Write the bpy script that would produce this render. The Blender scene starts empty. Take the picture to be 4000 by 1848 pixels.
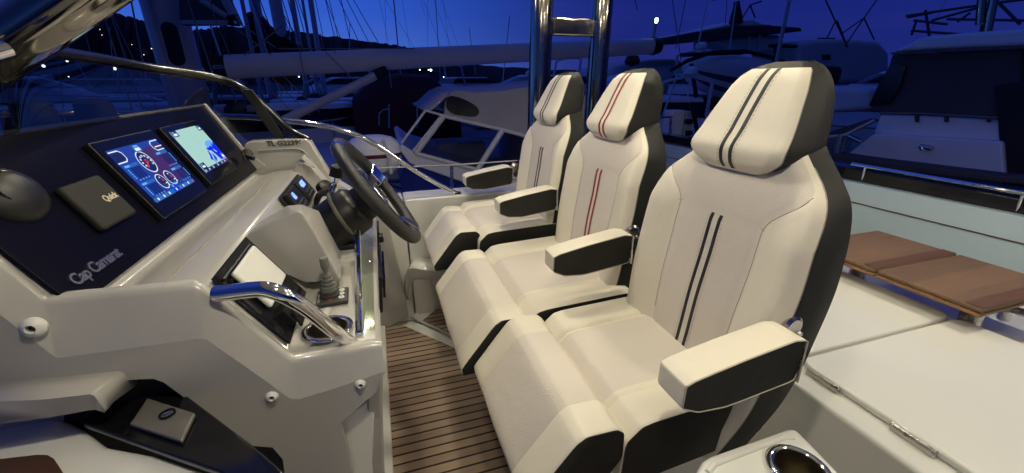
import bpy, bmesh, math, random
import numpy as np
from mathutils import Vector, Matrix
random.seed(7)
scene = bpy.context.scene
COL = scene.collection

# ------------------------------------------------------------------ camera
FPX, CX, CY, H = 1610.0, 2000.0, 924.0, 1.45      # focal length in photo pixels, principal point, eye height
_p = math.atan((CY-316)/FPX); _a = math.radians(17.6); _q = math.radians(-0.3)
FW = np.array([math.sin(_a)*math.cos(_p), math.cos(_a)*math.cos(_p), -math.sin(_p)])
_r = np.array([math.cos(_a), -math.sin(_a), 0.0]); _u = np.cross(_r, FW)
RT = _r*math.cos(_q)+_u*math.sin(_q); UP = np.cross(RT, FW)
cam = bpy.data.cameras.new('camera'); camo = bpy.data.objects.new('camera', cam); COL.objects.link(camo)
cam.sensor_width = 36.0; cam.lens = FPX/4000*36; cam.clip_start = 0.02; cam.clip_end = 6000
camo.matrix_world = Matrix([[RT[0], UP[0], -FW[0], 0], [RT[1], UP[1], -FW[1], 0], [RT[2], UP[2], -FW[2], H], [0, 0, 0, 1]])
scene.camera = camo
scene.render.resolution_x = 1024; scene.render.resolution_y = 473

def _ray(px, py): return FW*FPX+RT*(px-CX)-UP*(py-CY)
def onz(px, py, z):
    d = _ray(px, py); t = (z-H)/d[2]; return Vector((d[0]*t, d[1]*t, z))
def onx(px, py, x):
    d = _ray(px, py); t = x/d[0]; return Vector((x, d[1]*t, H+d[2]*t))
def ony(px, py, y):
    d = _ray(px, py); t = y/d[1]; return Vector((d[0]*t, y, H+d[2]*t))

# ------------------------------------------------------------------ sky
world = bpy.data.worlds.new('World'); scene.world = world; world.use_nodes = True
nt = world.node_tree; nt.nodes.clear()
def wn(t, **k):
    n = nt.nodes.new(t)
    for a, b in k.items(): setattr(n, a, b)
    return n
tc = wn('ShaderNodeTexCoord'); sx = wn('ShaderNodeSeparateXYZ'); nt.links.new(tc.outputs['Generated'], sx.inputs[0])
rampz = wn('ShaderNodeValToRGB')            # night blue by height, warm side of the dusk (low west = left)
nt.links.new(sx.outputs['Z'], rampz.inputs[0])
e = rampz.color_ramp.elements
e[0].position = 0.0; e[0].color = (0.075, 0.19, 0.66, 1)
e[1].position = 1.0; e[1].color = (0.026, 0.052, 0.32, 1)
n_ = e.new(0.13); n_.color = (0.028, 0.105, 0.60, 1)
n_ = e.new(0.30); n_.color = (0.020, 0.062, 0.40, 1)
n_ = e.new(0.55); n_.color = (0.026, 0.056, 0.35, 1)
rampz2 = wn('ShaderNodeValToRGB'); nt.links.new(sx.outputs['Z'], rampz2.inputs[0])
e = rampz2.color_ramp.elements
e[0].position = 0.0; e[0].color = (0.012, 0.020, 0.17, 1)
e[1].position = 1.0; e[1].color = (0.022, 0.046, 0.30, 1)
n_ = e.new(0.22); n_.color = (0.007, 0.018, 0.195, 1)
n_ = e.new(0.5); n_.color = (0.020, 0.040, 0.25, 1)
mapx = wn('ShaderNodeMapRange'); mapx.interpolation_type = 'SMOOTHSTEP'
mapx.inputs['From Min'].default_value = -0.12; mapx.inputs['From Max'].default_value = 0.55
nt.links.new(sx.outputs['X'], mapx.inputs['Value'])
mx = wn('ShaderNodeMix', data_type='RGBA')
nt.links.new(mapx.outputs['Result'], mx.inputs['Factor']); nt.links.new(rampz.outputs[0], mx.inputs[6]); nt.links.new(rampz2.outputs[0], mx.inputs[7])
# thin purple cloud streaks near the horizon
mp = wn('ShaderNodeMapping'); mp.inputs['Scale'].default_value = (2.2, 2.2, 9.0); nt.links.new(tc.outputs['Generated'], mp.inputs[0])
nz = wn('ShaderNodeTexNoise'); nz.inputs['Scale'].default_value = 1.6; nz.inputs['Detail'].default_value = 3; nt.links.new(mp.outputs[0], nz.inputs['Vector'])
cr = wn('ShaderNodeMapRange'); cr.inputs['From Min'].default_value = 0.45; cr.inputs['From Max'].default_value = 0.72; cr.inputs['To Max'].default_value = 0.13
nt.links.new(nz.outputs['Fac'], cr.inputs['Value'])
zf = wn('ShaderNodeMapRange'); zf.inputs['From Min'].default_value = 0.26; zf.inputs['From Max'].default_value = 0.05
nt.links.new(sx.outputs['Z'], zf.inputs['Value'])
mm = wn('ShaderNodeMath', operation='MULTIPLY'); nt.links.new(cr.outputs[0], mm.inputs[0]); nt.links.new(zf.outputs[0], mm.inputs[1])
mx2 = wn('ShaderNodeMix', data_type='RGBA'); nt.links.new(mm.outputs[0], mx2.inputs['Factor']); nt.links.new(mx.outputs[2], mx2.inputs[6])
mx2.inputs[7].default_value = (0.075, 0.045, 0.27, 1)
yb = wn('ShaderNodeMapRange'); yb.inputs['From Min'].default_value = -0.5; yb.inputs['From Max'].default_value = 0.35; yb.inputs['To Min'].default_value = 0.32
nt.links.new(sx.outputs['Y'], yb.inputs['Value'])        # the east, behind the viewer, is already night
bg = wn('ShaderNodeBackground'); nt.links.new(yb.outputs[0], bg.inputs['Strength'])
nt.links.new(mx2.outputs[2], bg.inputs[0]); out = wn('ShaderNodeOutputWorld'); nt.links.new(bg.outputs[0], out.inputs[0])

scene.view_settings.view_transform = 'Standard'; scene.view_settings.look = 'None'
scene.view_settings.gamma = 1; scene.view_settings.exposure = 0.0

# ------------------------------------------------------------------ materials
MATS = {}
def mat(name, base, rough=0.5, metal=0.0, coat=0.0, noise=0.0, nscale=8.0, bump=0.0, bscale=300.0, btype='noise', emit=None, estr=1.0, spec=0.5, rvar=0.0, sag=0.0):
    if name in MATS: return MATS[name]
    m = bpy.data.materials.new(name); m.use_nodes = True; t = m.node_tree; b = t.nodes['Principled BSDF']
    b.inputs['Base Color'].default_value = (*base, 1); b.inputs['Roughness'].default_value = rough
    b.inputs['Metallic'].default_value = metal; b.inputs['Coat Weight'].default_value = coat; b.inputs['Coat Roughness'].default_value = 0.08
    b.inputs['Specular IOR Level'].default_value = spec
    co = t.nodes.new('ShaderNodeTexCoord')
    if noise > 0 or rvar > 0:
        n = t.nodes.new('ShaderNodeTexNoise'); n.inputs['Scale'].default_value = nscale; n.inputs['Detail'].default_value = 6
        t.links.new(co.outputs['Object'], n.inputs['Vector'])
        if noise > 0:
            mr = t.nodes.new('ShaderNodeMapRange'); mr.inputs['To Min'].default_value = 1-noise; mr.inputs['To Max'].default_value = 1+noise
            t.links.new(n.outputs['Fac'], mr.inputs['Value'])
            mxx = t.nodes.new('ShaderNodeVectorMath'); mxx.operation = 'MULTIPLY'; mxx.inputs[0].default_value = base
            t.links.new(mr.outputs[0], mxx.inputs[1]); t.links.new(mxx.outputs[0], b.inputs['Base Color'])
        if rvar > 0:
            m2 = t.nodes.new('ShaderNodeMapRange'); m2.inputs['To Min'].default_value = max(0, rough-rvar); m2.inputs['To Max'].default_value = rough+rvar
            t.links.new(n.outputs['Fac'], m2.inputs['Value']); t.links.new(m2.outputs[0], b.inputs['Roughness'])
    if bump > 0:
        if btype == 'noise':
            n2 = t.nodes.new('ShaderNodeTexNoise'); n2.inputs['Scale'].default_value = bscale; n2.inputs['Detail'].default_value = 3; o = n2.outputs['Fac']
        elif btype == 'vor':
            n2 = t.nodes.new('ShaderNodeTexVoronoi'); n2.inputs['Scale'].default_value = bscale; o = n2.outputs['Distance']
        else:
            n2 = t.nodes.new('ShaderNodeTexWave'); n2.inputs['Scale'].default_value = bscale; n2.bands_direction = 'DIAGONAL'; o = n2.outputs['Fac']
        t.links.new(co.outputs['Object'], n2.inputs['Vector'])
        bp = t.nodes.new('ShaderNodeBump'); bp.inputs['Strength'].default_value = bump; bp.inputs['Distance'].default_value = 0.001
        t.links.new(o, bp.inputs['Height']); t.links.new(bp.outputs[0], b.inputs['Normal'])
        if sag > 0:       # slow puckers of stretched upholstery
            n4 = t.nodes.new('ShaderNodeTexNoise'); n4.inputs['Scale'].default_value = 11; n4.inputs['Detail'].default_value = 2; n4.inputs['Distortion'].default_value = 1.2
            t.links.new(co.outputs['Object'], n4.inputs['Vector'])
            b2 = t.nodes.new('ShaderNodeBump'); b2.inputs['Strength'].default_value = sag; b2.inputs['Distance'].default_value = 0.012
            t.links.new(n4.outputs['Fac'], b2.inputs['Height']); t.links.new(b2.outputs[0], bp.inputs['Normal'])
    if emit is not None:
        b.inputs['Emission Color'].default_value = (*emit, 1); b.inputs['Emission Strength'].default_value = estr
    MATS[name] = m; return m

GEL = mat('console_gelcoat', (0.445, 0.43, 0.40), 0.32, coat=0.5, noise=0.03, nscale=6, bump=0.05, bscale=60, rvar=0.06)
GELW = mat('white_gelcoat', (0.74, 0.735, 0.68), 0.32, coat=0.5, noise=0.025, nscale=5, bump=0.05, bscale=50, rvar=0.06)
DASHM = mat('dash_gloss_navy', (0.0045, 0.0045, 0.010), 0.24, coat=0.0, spec=0.10, rvar=0.03)
BLACKP = mat('black_plastic', (0.010, 0.010, 0.0105), 0.42, spec=0.4, noise=0.1, nscale=30)
BLACKM = mat('matt_black', (0.010, 0.010, 0.011), 0.6)
BLACKG = mat('gloss_black', (0.006, 0.006, 0.007), 0.12)
LEATHER = mat('grained_leather', (0.018, 0.018, 0.018), 0.42, bump=0.9, bscale=330, btype='vor')
CREAM = mat('cream_vinyl', (0.74, 0.69, 0.57), 0.52, noise=0.03, nscale=9, bump=0.28, bscale=420, sag=0.16)
PERF = mat('perforated_vinyl', (0.655, 0.60, 0.525), 0.6, noise=0.03, nscale=9, bump=0.55, bscale=330, btype='vor', sag=0.16)
CHAR = mat('charcoal_vinyl', (0.016, 0.0155, 0.0145), 0.62, spec=0.35, noise=0.12, nscale=12, bump=0.6, bscale=300, btype='wave', sag=0.2)
SEAM = mat('seam_dark_beige', (0.33, 0.29, 0.24), 0.8)  # darker beige for seam lines and piping
STITCH = mat('stitch_thread', (0.50, 0.45, 0.36), 0.7)
STRB = mat('stripe_black', (0.012, 0.012, 0.020), 0.5, bump=0.5, bscale=500, btype='vor')
STRR = mat('stripe_red', (0.24, 0.018, 0.014), 0.5, bump=0.5, bscale=500, btype='vor')
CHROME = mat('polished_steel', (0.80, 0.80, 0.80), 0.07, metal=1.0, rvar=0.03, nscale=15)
CHROMED = mat('steel_dark_reflection_tint', (0.34, 0.31, 0.27), 0.09, metal=1.0, rvar=0.05, nscale=30)  # darker copy of the polished steel, dark reflections put into its colour
BADGE = mat('badge_silver', (0.5, 0.5, 0.5), 0.25, metal=0.9)
STEEL = mat('brushed_steel', (0.55, 0.53, 0.50), 0.28, metal=1.0, rvar=0.08, nscale=20)
RUBG = mat('grey_rubber', (0.13, 0.135, 0.125), 0.6, bump=0.2)
RUBD = mat('dark_rubber', (0.045, 0.048, 0.045), 0.5)
WHITEP = mat('white_plastic', (0.72, 0.72, 0.68), 0.42, noise=0.02)
REDM = mat('red_print', (0.5, 0.03, 0.03), 0.5)
TXTG = mat('grey_print', (0.33, 0.34, 0.33), 0.6)
TXTD = mat('dark_lettering', (0.05, 0.045, 0.04), 0.6)
FABB = mat('black_cover_fabric', (0.015, 0.0145, 0.011), 0.7, noise=0.25, nscale=40, bump=0.3)
LOGO = mat('logo_cream', (0.75, 0.68, 0.5), 0.5)

def teak_mat(name, pitch, seam=0.0042, base=(0.36, 0.255, 0.175), axis='Y', off=0.0):
    m = bpy.data.materials.new(name); m.use_nodes = True; t = m.node_tree; b = t.nodes['Principled BSDF']
    b.inputs['Roughness'].default_value = 0.62
    co = t.nodes.new('ShaderNodeTexCoord'); s = t.nodes.new('ShaderNodeSeparateXYZ'); t.links.new(co.outputs['Object'], s.inputs[0])
    def mth(op, a, v=None):
        n = t.nodes.new('ShaderNodeMath'); n.operation = op; t.links.new(a, n.inputs[0])
        if v is not None:
            if isinstance(v, float): n.inputs[1].default_value = v
            else: t.links.new(v, n.inputs[1])
        return n.outputs[0]
    yv = mth('ADD', s.outputs[axis], 10.0+off); q = mth('DIVIDE', yv, float(pitch)); fr = mth('FRACT', q); fl = mth('FLOOR', q)
    sm = mth('LESS_THAN', fr, seam/pitch) if seam > 0 else None
    wnz = t.nodes.new('ShaderNodeTexWhiteNoise'); wnz.noise_dimensions = '1D'; t.links.new(fl, wnz.inputs['W'])
    mp = t.nodes.new('ShaderNodeMapping'); mp.inputs['Scale'].default_value = (6, 90, 90) if axis == 'Y' else (90, 6, 90)
    t.links.new(co.outputs['Object'], mp.inputs[0])
    n = t.nodes.new('ShaderNodeTexNoise'); n.inputs['Scale'].default_value = 1.0; n.inputs['Detail'].default_value = 5; t.links.new(mp.outputs[0], n.inputs['Vector'])
    n3 = t.nodes.new('ShaderNodeTexNoise'); n3.inputs['Scale'].default_value = 5.0; t.links.new(co.outputs['Object'], n3.inputs['Vector'])
    v1 = mth('MULTIPLY', n.outputs['Fac'], 0.55); v2 = mth('MULTIPLY', wnz.outputs['Value'], 0.34); v4 = mth('MULTIPLY', n3.outputs['Fac'], 0.35)
    v = mth('ADD', mth('ADD', mth('ADD', v1, v2), v4), 0.36)
    vm = t.nodes.new('ShaderNodeVectorMath'); vm.operation = 'MULTIPLY'; vm.inputs[0].default_value = base; t.links.new(v, vm.inputs[1])
    col = vm.outputs[0]
    if sm is not None:
        mxx = t.nodes.new('ShaderNodeMix'); mxx.data_type = 'RGBA'; t.links.new(sm, mxx.inputs['Factor']); t.links.new(vm.outputs[0], mxx.inputs[6]); mxx.inputs[7].default_value = (0.014, 0.011, 0.010, 1)
        col = mxx.outputs[2]
    t.links.new(col, b.inputs['Base Color'])
    bp = t.nodes.new('ShaderNodeBump'); bp.inputs['Strength'].default_value = 0.25; bp.inputs['Distance'].default_value = 0.001
    t.links.new(n.outputs['Fac'], bp.inputs['Height']); t.links.new(bp.outputs[0], b.inputs['Normal'])
    return m
TEAK = teak_mat('teak_deck_caulked', 0.0460, seam=0.0088, off=0.004)
TEAKT = teak_mat('teak_table_top', 0.11, seam=0.0, base=(0.165, 0.098, 0.056), axis='Y')
TEAKE = teak_mat('teak_table_edge', 0.11, seam=0.0, base=(0.26, 0.13, 0.05), axis='X')

def glass_mat(name, tint, refl=0.12, rough=0.02):
    m = bpy.data.materials.new(name); m.use_nodes = True; t = m.node_tree; t.nodes.remove(t.nodes['Principled BSDF'])
    tr = t.nodes.new('ShaderNodeBsdfTransparent'); tr.inputs[0].default_value = (*tint, 1)
    gl = t.nodes.new('ShaderNodeBsdfGlossy'); gl.inputs['Roughness'].default_value = rough
    fr = t.nodes.new('ShaderNodeFresnel'); fr.inputs['IOR'].default_value = 1.45
    mq = t.nodes.new('ShaderNodeMath'); mq.operation = 'MULTIPLY'; mq.inputs[1].default_value = refl; t.links.new(fr.outputs[0], mq.inputs[0])
    mx_ = t.nodes.new('ShaderNodeMixShader'); t.links.new(mq.outputs[0], mx_.inputs[0]); t.links.new(tr.outputs[0], mx_.inputs[1]); t.links.new(gl.outputs[0], mx_.inputs[2])
    t.links.new(mx_.outputs[0], t.nodes['Material Output'].inputs[0]); return m
GLASS = glass_mat('smoked_glass', (0.40, 0.40, 0.41))
GLASSD = glass_mat('dark_canopy_window', (0.30, 0.30, 0.36), rough=0.1)
GLASSC = glass_mat('clear_acrylic', (0.82, 0.86, 0.80))

# ------------------------------------------------------------------ mesh helpers
OFF = {}
def empty(name, loc, label=None, cat=None, group=None):
    o = bpy.data.objects.new(name, None); o.empty_display_size = 0.05; COL.objects.link(o); o.location = loc; OFF[o] = Vector(loc)
    tag(o, label, cat, group); return o
def tag(o, label=None, cat=None, group=None, kind=None):
    if label: o['label'] = label
    if cat: o['category'] = cat
    if group: o['group'] = group
    if kind: o['kind'] = kind
    return o

class MB:
    def __init__(s): s.v = []; s.f = []; s.m = []
    def add(s, vs, fs, mi=0):
        b = len(s.v); s.v += [tuple(v) for v in vs]
        for i, f in enumerate(fs):
            s.f.append([b+k for k in f]); s.m.append(mi[i] if isinstance(mi, list) else mi)
        return s
    def box(s, a, b, mi=0):
        x0, y0, z0 = [min(p, q) for p, q in zip(a, b)]; x1, y1, z1 = [max(p, q) for p, q in zip(a, b)]
        vs = [(x0,y0,z0),(x1,y0,z0),(x1,y1,z0),(x0,y1,z0),(x0,y0,z1),(x1,y0,z1),(x1,y1,z1),(x0,y1,z1)]
        return s.add(vs, [(0,3,2,1),(4,5,6,7),(0,1,5,4),(1,2,6,5),(2,3,7,6),(3,0,4,7)], mi)
    def prism(s, poly, d, mi=0, cap=None):
        """poly: 3D points of one face, d: extrusion vector"""
        n = len(poly); d = Vector(d); P = [Vector(p) for p in poly]
        vs = P+[p+d for p in P]; fs = [tuple(range(n))[::-1], tuple(range(n, 2*n))]+[(i, (i+1) % n, (i+1) % n+n, i+n) for i in range(n)]
        cm = mi if cap is None else cap
        return s.add(vs, fs, [cm, cm]+[mi]*n)
    def grid(s, rows, mi=0, closed=False, capa=False, capb=False, capmi=None):
        n = len(rows[0]); vs = [p for r in rows for p in r]; fs = []; ms = []
        for i in range(len(rows)-1):
            for j in range(n if closed else n-1):
                a = i*n+j; b = i*n+(j+1) % n; fs.append((a, b, b+n, a+n)); ms.append(mi(i, j) if callable(mi) else mi)
        cm = capmi if capmi is not None else (0 if callable(mi) else mi)
        if capa: fs.append(tuple(range(n))[::-1]); ms.append(cm)
        if capb: fs.append(tuple(range((len(rows)-1)*n, len(rows)*n))); ms.append(cm)
        return s.add(vs, fs, ms)
    def tube(s, pts, r, seg=10, mi=0, cap=True):
        P = [Vector(p) for p in pts]; rows = []; prev = None
        for i, p in enumerate(P):
            t = (P[min(i+1, len(P)-1)]-P[max(i-1, 0)]).normalized()
            if prev is None:
                a = Vector((0, 0, 1)) if abs(t.z) < 0.9 else Vector((1, 0, 0)); u = t.cross(a).normalized()
            else:
                u = (prev-t*prev.dot(t)); u = u.normalized() if u.length > 1e-6 else t.orthogonal().normalized()
            prev = u; w = t.cross(u); rr = r[i] if isinstance(r, (list, tuple)) else r
            rows.append([p+(u*math.cos(2*math.pi*k/seg)+w*math.sin(2*math.pi*k/seg))*rr for k in range(seg)])
        return s.grid(rows, mi, closed=True, capa=cap, capb=cap)
    def lathe(s, prof, c, axis=(0, 0, 1), seg=24, mi=0, cap=False):
        """prof: [(radius, height)]"""
        ax = Vector(axis).normalized(); u = ax.orthogonal().normalized(); w = ax.cross(u); c = Vector(c)
        rows = [[c+ax*h+(u*math.cos(2*math.pi*k/seg)+w*math.sin(2*math.pi*k/seg))*r for k in range(seg)] for r, h in prof]
        return s.grid(rows, mi, closed=True, capa=cap, capb=cap)
    def build(s, name, mats, parent=None, bevel=0, bseg=3, subsurf=0, angle=35, flat=False):
        me = bpy.data.meshes.new(name)
        mats = mats if isinstance(mats, (list, tuple)) else [mats]
        off = OFF.get(parent, Vector((0, 0, 0)))
        me.from_pydata([(v[0]-off.x, v[1]-off.y, v[2]-off.z) for v in s.v], [], s.f)
        for m in mats: me.materials.append(m)
        for p, mi in zip(me.polygons, s.m): p.material_index = mi
        bm = bmesh.new(); bm.from_mesh(me); bmesh.ops.recalc_face_normals(bm, faces=bm.faces); bm.to_mesh(me); bm.free()
        if not flat:
            me.shade_smooth()
            if not subsurf: me.set_sharp_from_angle(angle=math.radians(angle))
        o = bpy.data.objects.new(name, me); COL.objects.link(o)
        if parent is not None: o.parent = parent
        OFF[o] = off
        if bevel:
            b = o.modifiers.new('bevel', 'BEVEL'); b.width = bevel; b.segments = bseg; b.limit_method = 'ANGLE'; b.angle_limit = math.radians(30); b.harden_normals = True
        if subsurf:
            u = o.modifiers.new('sub', 'SUBSURF'); u.levels = subsurf; u.render_levels = subsurf
        return o

def smooth(poly, it=2, closed=True, keep=0.25):
    P = [Vector(p) for p in poly]
    for _ in range(it):
        Q = []; n = len(P)
        rng = range(n) if closed else range(n-1)
        if not closed: Q.append(P[0])
        for i in rng:
            a, b = P[i], P[(i+1) % n]; Q += [a.lerp(b, keep), a.lerp(b, 1-keep)]
        if not closed: Q.append(P[-1])
        P = Q
    return P
def curve(pts, n=8):
    """Catmull-Rom through pts"""
    P = [Vector(p) for p in pts]; P = [P[0]*2-P[1]]+P+[P[-1]*2-P[-2]]; R = []
    for i in range(1, len(P)-2):
        for k in range(n):
            t = k/n; a, b, c, d = P[i-1], P[i], P[i+1], P[i+2]
            R.append(0.5*((2*b)+(c-a)*t+(2*a-5*b+4*c-d)*t*t+(3*b-a-3*c+d)*t**3))
    R.append(P[-2]); return R
def lerp_tab(tab, z):
    n = len(tab)
    if z <= tab[0][0]: return tab[0][1]
    if z >= tab[-1][0]: return tab[-1][1]
    i = max(k for k in range(n-1) if tab[k][0] <= z)
    def sl(k): return (tab[k+1][1]-tab[k][1])/(tab[k+1][0]-tab[k][0])
    def tg(k):
        if k == 0: return sl(0)
        if k == n-1: return sl(n-2)
        a, b = sl(k-1), sl(k)
        return 0.0 if a*b <= 0 else 2*a*b/(a+b)
    h = tab[i+1][0]-tab[i][0]; t = (z-tab[i][0])/h
    return (2*t**3-3*t*t+1)*tab[i][1]+(t**3-2*t*t+t)*h*tg(i)+(3*t*t-2*t**3)*tab[i+1][1]+(t**3-t*t)*h*tg(i+1)
def text_mesh(txt, mtx, size, m, name, parent=None, depth=0.001, bold=0.0, spacing=1.0):
    cu = bpy.data.curves.new(name, 'FONT'); cu.body = txt; cu.size = size; cu.extrude = depth; cu.offset = bold; cu.space_character = spacing
    cu.align_x = 'LEFT'; cu.align_y = 'BOTTOM_BASELINE'
    o = bpy.data.objects.new(name+'_c', cu); COL.objects.link(o)
    dg = bpy.context.evaluated_depsgraph_get(); me = bpy.data.meshes.new_from_object(o.evaluated_get(dg))
    bpy.data.objects.remove(o); bpy.data.curves.remove(cu)
    off = OFF.get(parent, Vector((0, 0, 0)))
    me.transform(Matrix.Translation(-off) @ mtx); me.materials.clear(); me.materials.append(m)
    t = bpy.data.objects.new(name, me); COL.objects.link(t)
    if parent is not None: t.parent = parent
    OFF[t] = off; return t
def frame(o, xa, ya):
    xa = Vector(xa).normalized(); ya = Vector(ya); ya = (ya-xa*ya.dot(xa)).normalized(); za = xa.cross(ya)
    o = Vector(o); return Matrix([[xa.x, ya.x, za.x, o.x], [xa.y, ya.y, za.y, o.y], [xa.z, ya.z, za.z, o.z], [0, 0, 0, 1]])

# ================================================================== BOAT INTERIOR
# ---- cockpit sole
XL = -0.085
MB().box((-0.30, -1.2, -0.08), (3.2, 2.55, -0.012)).build('cockpit_floor', GELW).__setitem__('kind', 'structure')
sole = MB(); sole.prism([(XL, -0.9, -0.012), (0.80, -0.9, -0.012), (0.80, 2.02, -0.012), (0.29, 2.02, -0.012), (0.02, 2.36, -0.012), (XL-0.02, 2.36, -0.012)], (0, 0, 0.012))
tag(sole.build('teak_floor', TEAK, bevel=0.002), kind='structure')
b = MB(); b.prism([onz(*p, 0.0) for p in [(1592, 1240), (1800, 1335), (1960, 1300), (1960, 1150), (1720, 1195), (1660, 1225)]], (0, 0, 0.030)); tag(b.build('raised_step', GELW, bevel=0.012), kind='structure')
b = MB(); b.prism([onz(*p, 0.030) for p in [(1652, 1253), (1790, 1318), (1930, 1290), (1900, 1180), (1740, 1199), (1690, 1222)]], (0, 0, 0.006)); tag(b.build('teak_step_pad', TEAK, bevel=0.002), kind='structure')
# white kerb between console foot and teak
k = MB(); k.prism([(XL-0.055, -0.9, -0.012), (XL-0.004, -0.9, -0.012), (XL-0.004, 2.36, -0.012), (XL-0.055, 2.36, -0.012)], (0, 0, 0.035)); tag(k.build('floor_kerb', GELW, bevel=0.008), kind='structure')

# ---- hull side (far coaming)
hs = MB()
hs.prism([(-0.9, 2.42, 0.80), (-0.9, 2.42, -0.05), (-0.9, 2.62, -0.05), (-0.9, 2.62, 0.80)], (1.0, 0, 0))
hs.prism([(0.106, 2.42, 0.80), (0.106, 2.42, -0.05), (0.106, 2.62, -0.05), (0.106, 2.62, 0.80)], (3.2, 0, 0))
tag(hs.build('coaming_wall', GELW, bevel=0.012), 'white moulded side wall of the cockpit behind the farthest seat', 'side wall')
nw = MB(); nw.box((-1.2, -1.25, -0.05), (3.2, -1.05, 0.80)); tag(nw.build('near_bounce_wall', GELW, bevel=0.012), 'white side wall added unseen behind the viewer to bounce light', 'side wall')  # unseen wall, added to bounce lamp light back into the cockpit
cv = MB()   # moulded curved footwell swelling by the step
P = curve([ony(1578, 1085, 2.38), ony(1600, 1045, 2.3), ony(1660, 1050, 2.25), ony(1740, 1060, 2.25)], 6)
Q = curve([onz(1612, 1215, 0.03), onz(1640, 1160, 0.03)+Vector((0, -0.02, 0)), onz(1690, 1135, 0.03), onz(1790, 1130, 0.03)], 6)
cv.grid([P, [a.lerp(b_, 0.5)+Vector((-0.02, -0.02, 0.03)) for a, b_ in zip(P, Q)], Q]); cv.grid([P, [p+Vector((0.05, 0.14, 0.0)) for p in P]])
so = cv.build('footwell_moulding', GELW, angle=60); tag(so, 'rounded white footwell moulding below the far side wall', 'moulding')
so.modifiers.new('sol', 'SOLIDIFY').thickness = 0.01

# grey inner liner panel between console and side wall
b = MB(); b.prism([ony(*p, 2.37) for p in [(1460, 815), (1512, 830), (1521, 885), (1563, 1060), (1596, 1238), (1500, 1290), (1440, 1290), (1420, 815)]], (0, 0.045, 0))
tag(b.build('liner_panel', GEL, bevel=0.006), 'plain grey liner panel between console and white side wall', 'panel')

# ---- helm console -------------------------------------------------
con = empty('helm_console', (-0.35, 1.4, 0), 'grey moulded helm console with dark dash, switches and raised steering pod', 'helm console')
YN, YF = 0.80, 2.02
prof = [(-0.80, 1.32), (-0.658, 1.352), (-0.517, 1.078), (-0.500, 1.072), (-0.455, 1.085), (-0.352, 1.096), (-0.335, 1.090), (-0.232, 0.925), (-0.218, 0.917), (-0.052, 0.917), (-0.046, 0.905), (-0.085, 0.45), (-0.115, 0.30), (-0.125, -0.01), (-0.80, -0.01)]
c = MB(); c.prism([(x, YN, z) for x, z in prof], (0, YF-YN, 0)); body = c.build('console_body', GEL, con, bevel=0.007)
# near side moulding
top_px = [(-60, 990), (0, 1040), (150, 1165), (175, 1180), (460, 1152), (745, 1123), (785, 1133), (960, 1270), (1120, 1400), (1150, 1414), (1300, 1388), (1455, 1357), (1483, 1362)]
yo = 0.788
T = [ony(*p, yo) for p in top_px]
T[-2].x = min(T[-2].x, -0.05); T[-1] = Vector((-0.042, yo, T[-2].z-0.004))
Tc = [Vector((p.x, p.y, p.z)) for p in T]
inner = [Vector((p.x-0.004, 0.815, p.z+0.004)) for p in Tc]; inner2 = [Vector((p.x-0.004, 0.825, p.z-0.03)) for p in Tc]
r1 = [Vector((p.x, 0.803, p.z+0.0055)) for p in Tc]; r2 = [Vector((p.x, 0.7935, p.z+0.002)) for p in Tc]; r3 = [Vector((p.x, 0.789, p.z-0.008)) for p in Tc]
crz = [0.092]*5+[0.090, 0.088, 0.085, 0.080, 0.074, 0.064, 0.052, 0.046]
r4 = [Vector((p.x+(-0.004 if 5 <= i <= 8 else 0), 0.765, p.z-cz)) for i, (p, cz) in enumerate(zip(Tc, crz))]
r4[-1].x += 0.002
sd = MB(); sd.grid([inner2, inner, r1, r2, r3, r4])
low = [(1482, 1492), (1470, 1530), (1330, 1655), (1345, 1700), (1375, 1848), (1400, 1960), (1105, 1960), (1113, 1860), (1105, 1795), (1065, 1748), (985, 1742), (955, 1728), (640, 1494), (600, 1480), (540, 1482), (300, 1500), (-60, 1520)]
L = [ony(*p, 0.766) for p in low]
base = len(sd.v); sd.v += [tuple(p) for p in r4]+[tuple(p) for p in L]
sd.f.append(list(range(base, base+len(r4)+len(L)))); sd.m.append(0)
sd.grid([[p+Vector((0, 0.001, 0)) for p in L], [p+Vector((0, 0.014, 0)) for p in L]])
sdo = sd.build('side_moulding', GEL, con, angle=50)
# aft return below shelf corner
c = MB(); c.prism([(-0.044, 0.782, 0.905), (-0.044, 0.99, 0.905), (-0.060, 0.99, 0.70), (-0.075, 0.84, 0.60), (-0.060, 0.782, 0.78)], (-0.03, 0, 0)); c.build('aft_corner', GEL, con, bevel=0.006)
c = MB(); c.prism([(-0.070, 0.79, 0.80), (-0.16, 0.79, 0.74), (-0.22, 0.79, 0.0), (-0.122, 0.79, 0.0), (-0.100, 0.79, 0.60)], (0, 0.008, 0)); c.build('lower_locker_panel', GELW, con, bevel=0.004)
# far side panel with registration lettering (upright side screen)
yf = 2.03
F = [ony(*p, yf) for p in [(955, 562), (975, 552), (1195, 543), (1212, 556), (1300, 700), (1455, 790), (1470, 950), (1180, 950), (1000, 720), (940, 640)]]
c = MB(); c.prism(F, (0, 0.07, 0)); c.build('far_side_screen', GEL, con, bevel=0.008)
c = MB(); c.tube(curve([ony(1010, 588, yf-0.004), ony(1090, 583, yf-0.004), ony(1165, 582, yf-0.004), ony(1195, 600, yf-0.004), ony(1245, 665, yf-0.004), ony(1295, 735, yf-0.004)], 5), 0.0035, 8); c.build('moulded_bead', GEL, con)
mt = frame(ony(1043, 571, yf-0.002), (1, 0, 0.0), (0, -0.0, 1)); text_mesh('TL G22396', mt, 0.030, TXTD, 'registration_lettering', con, depth=0.0006, bold=0.0010)
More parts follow.
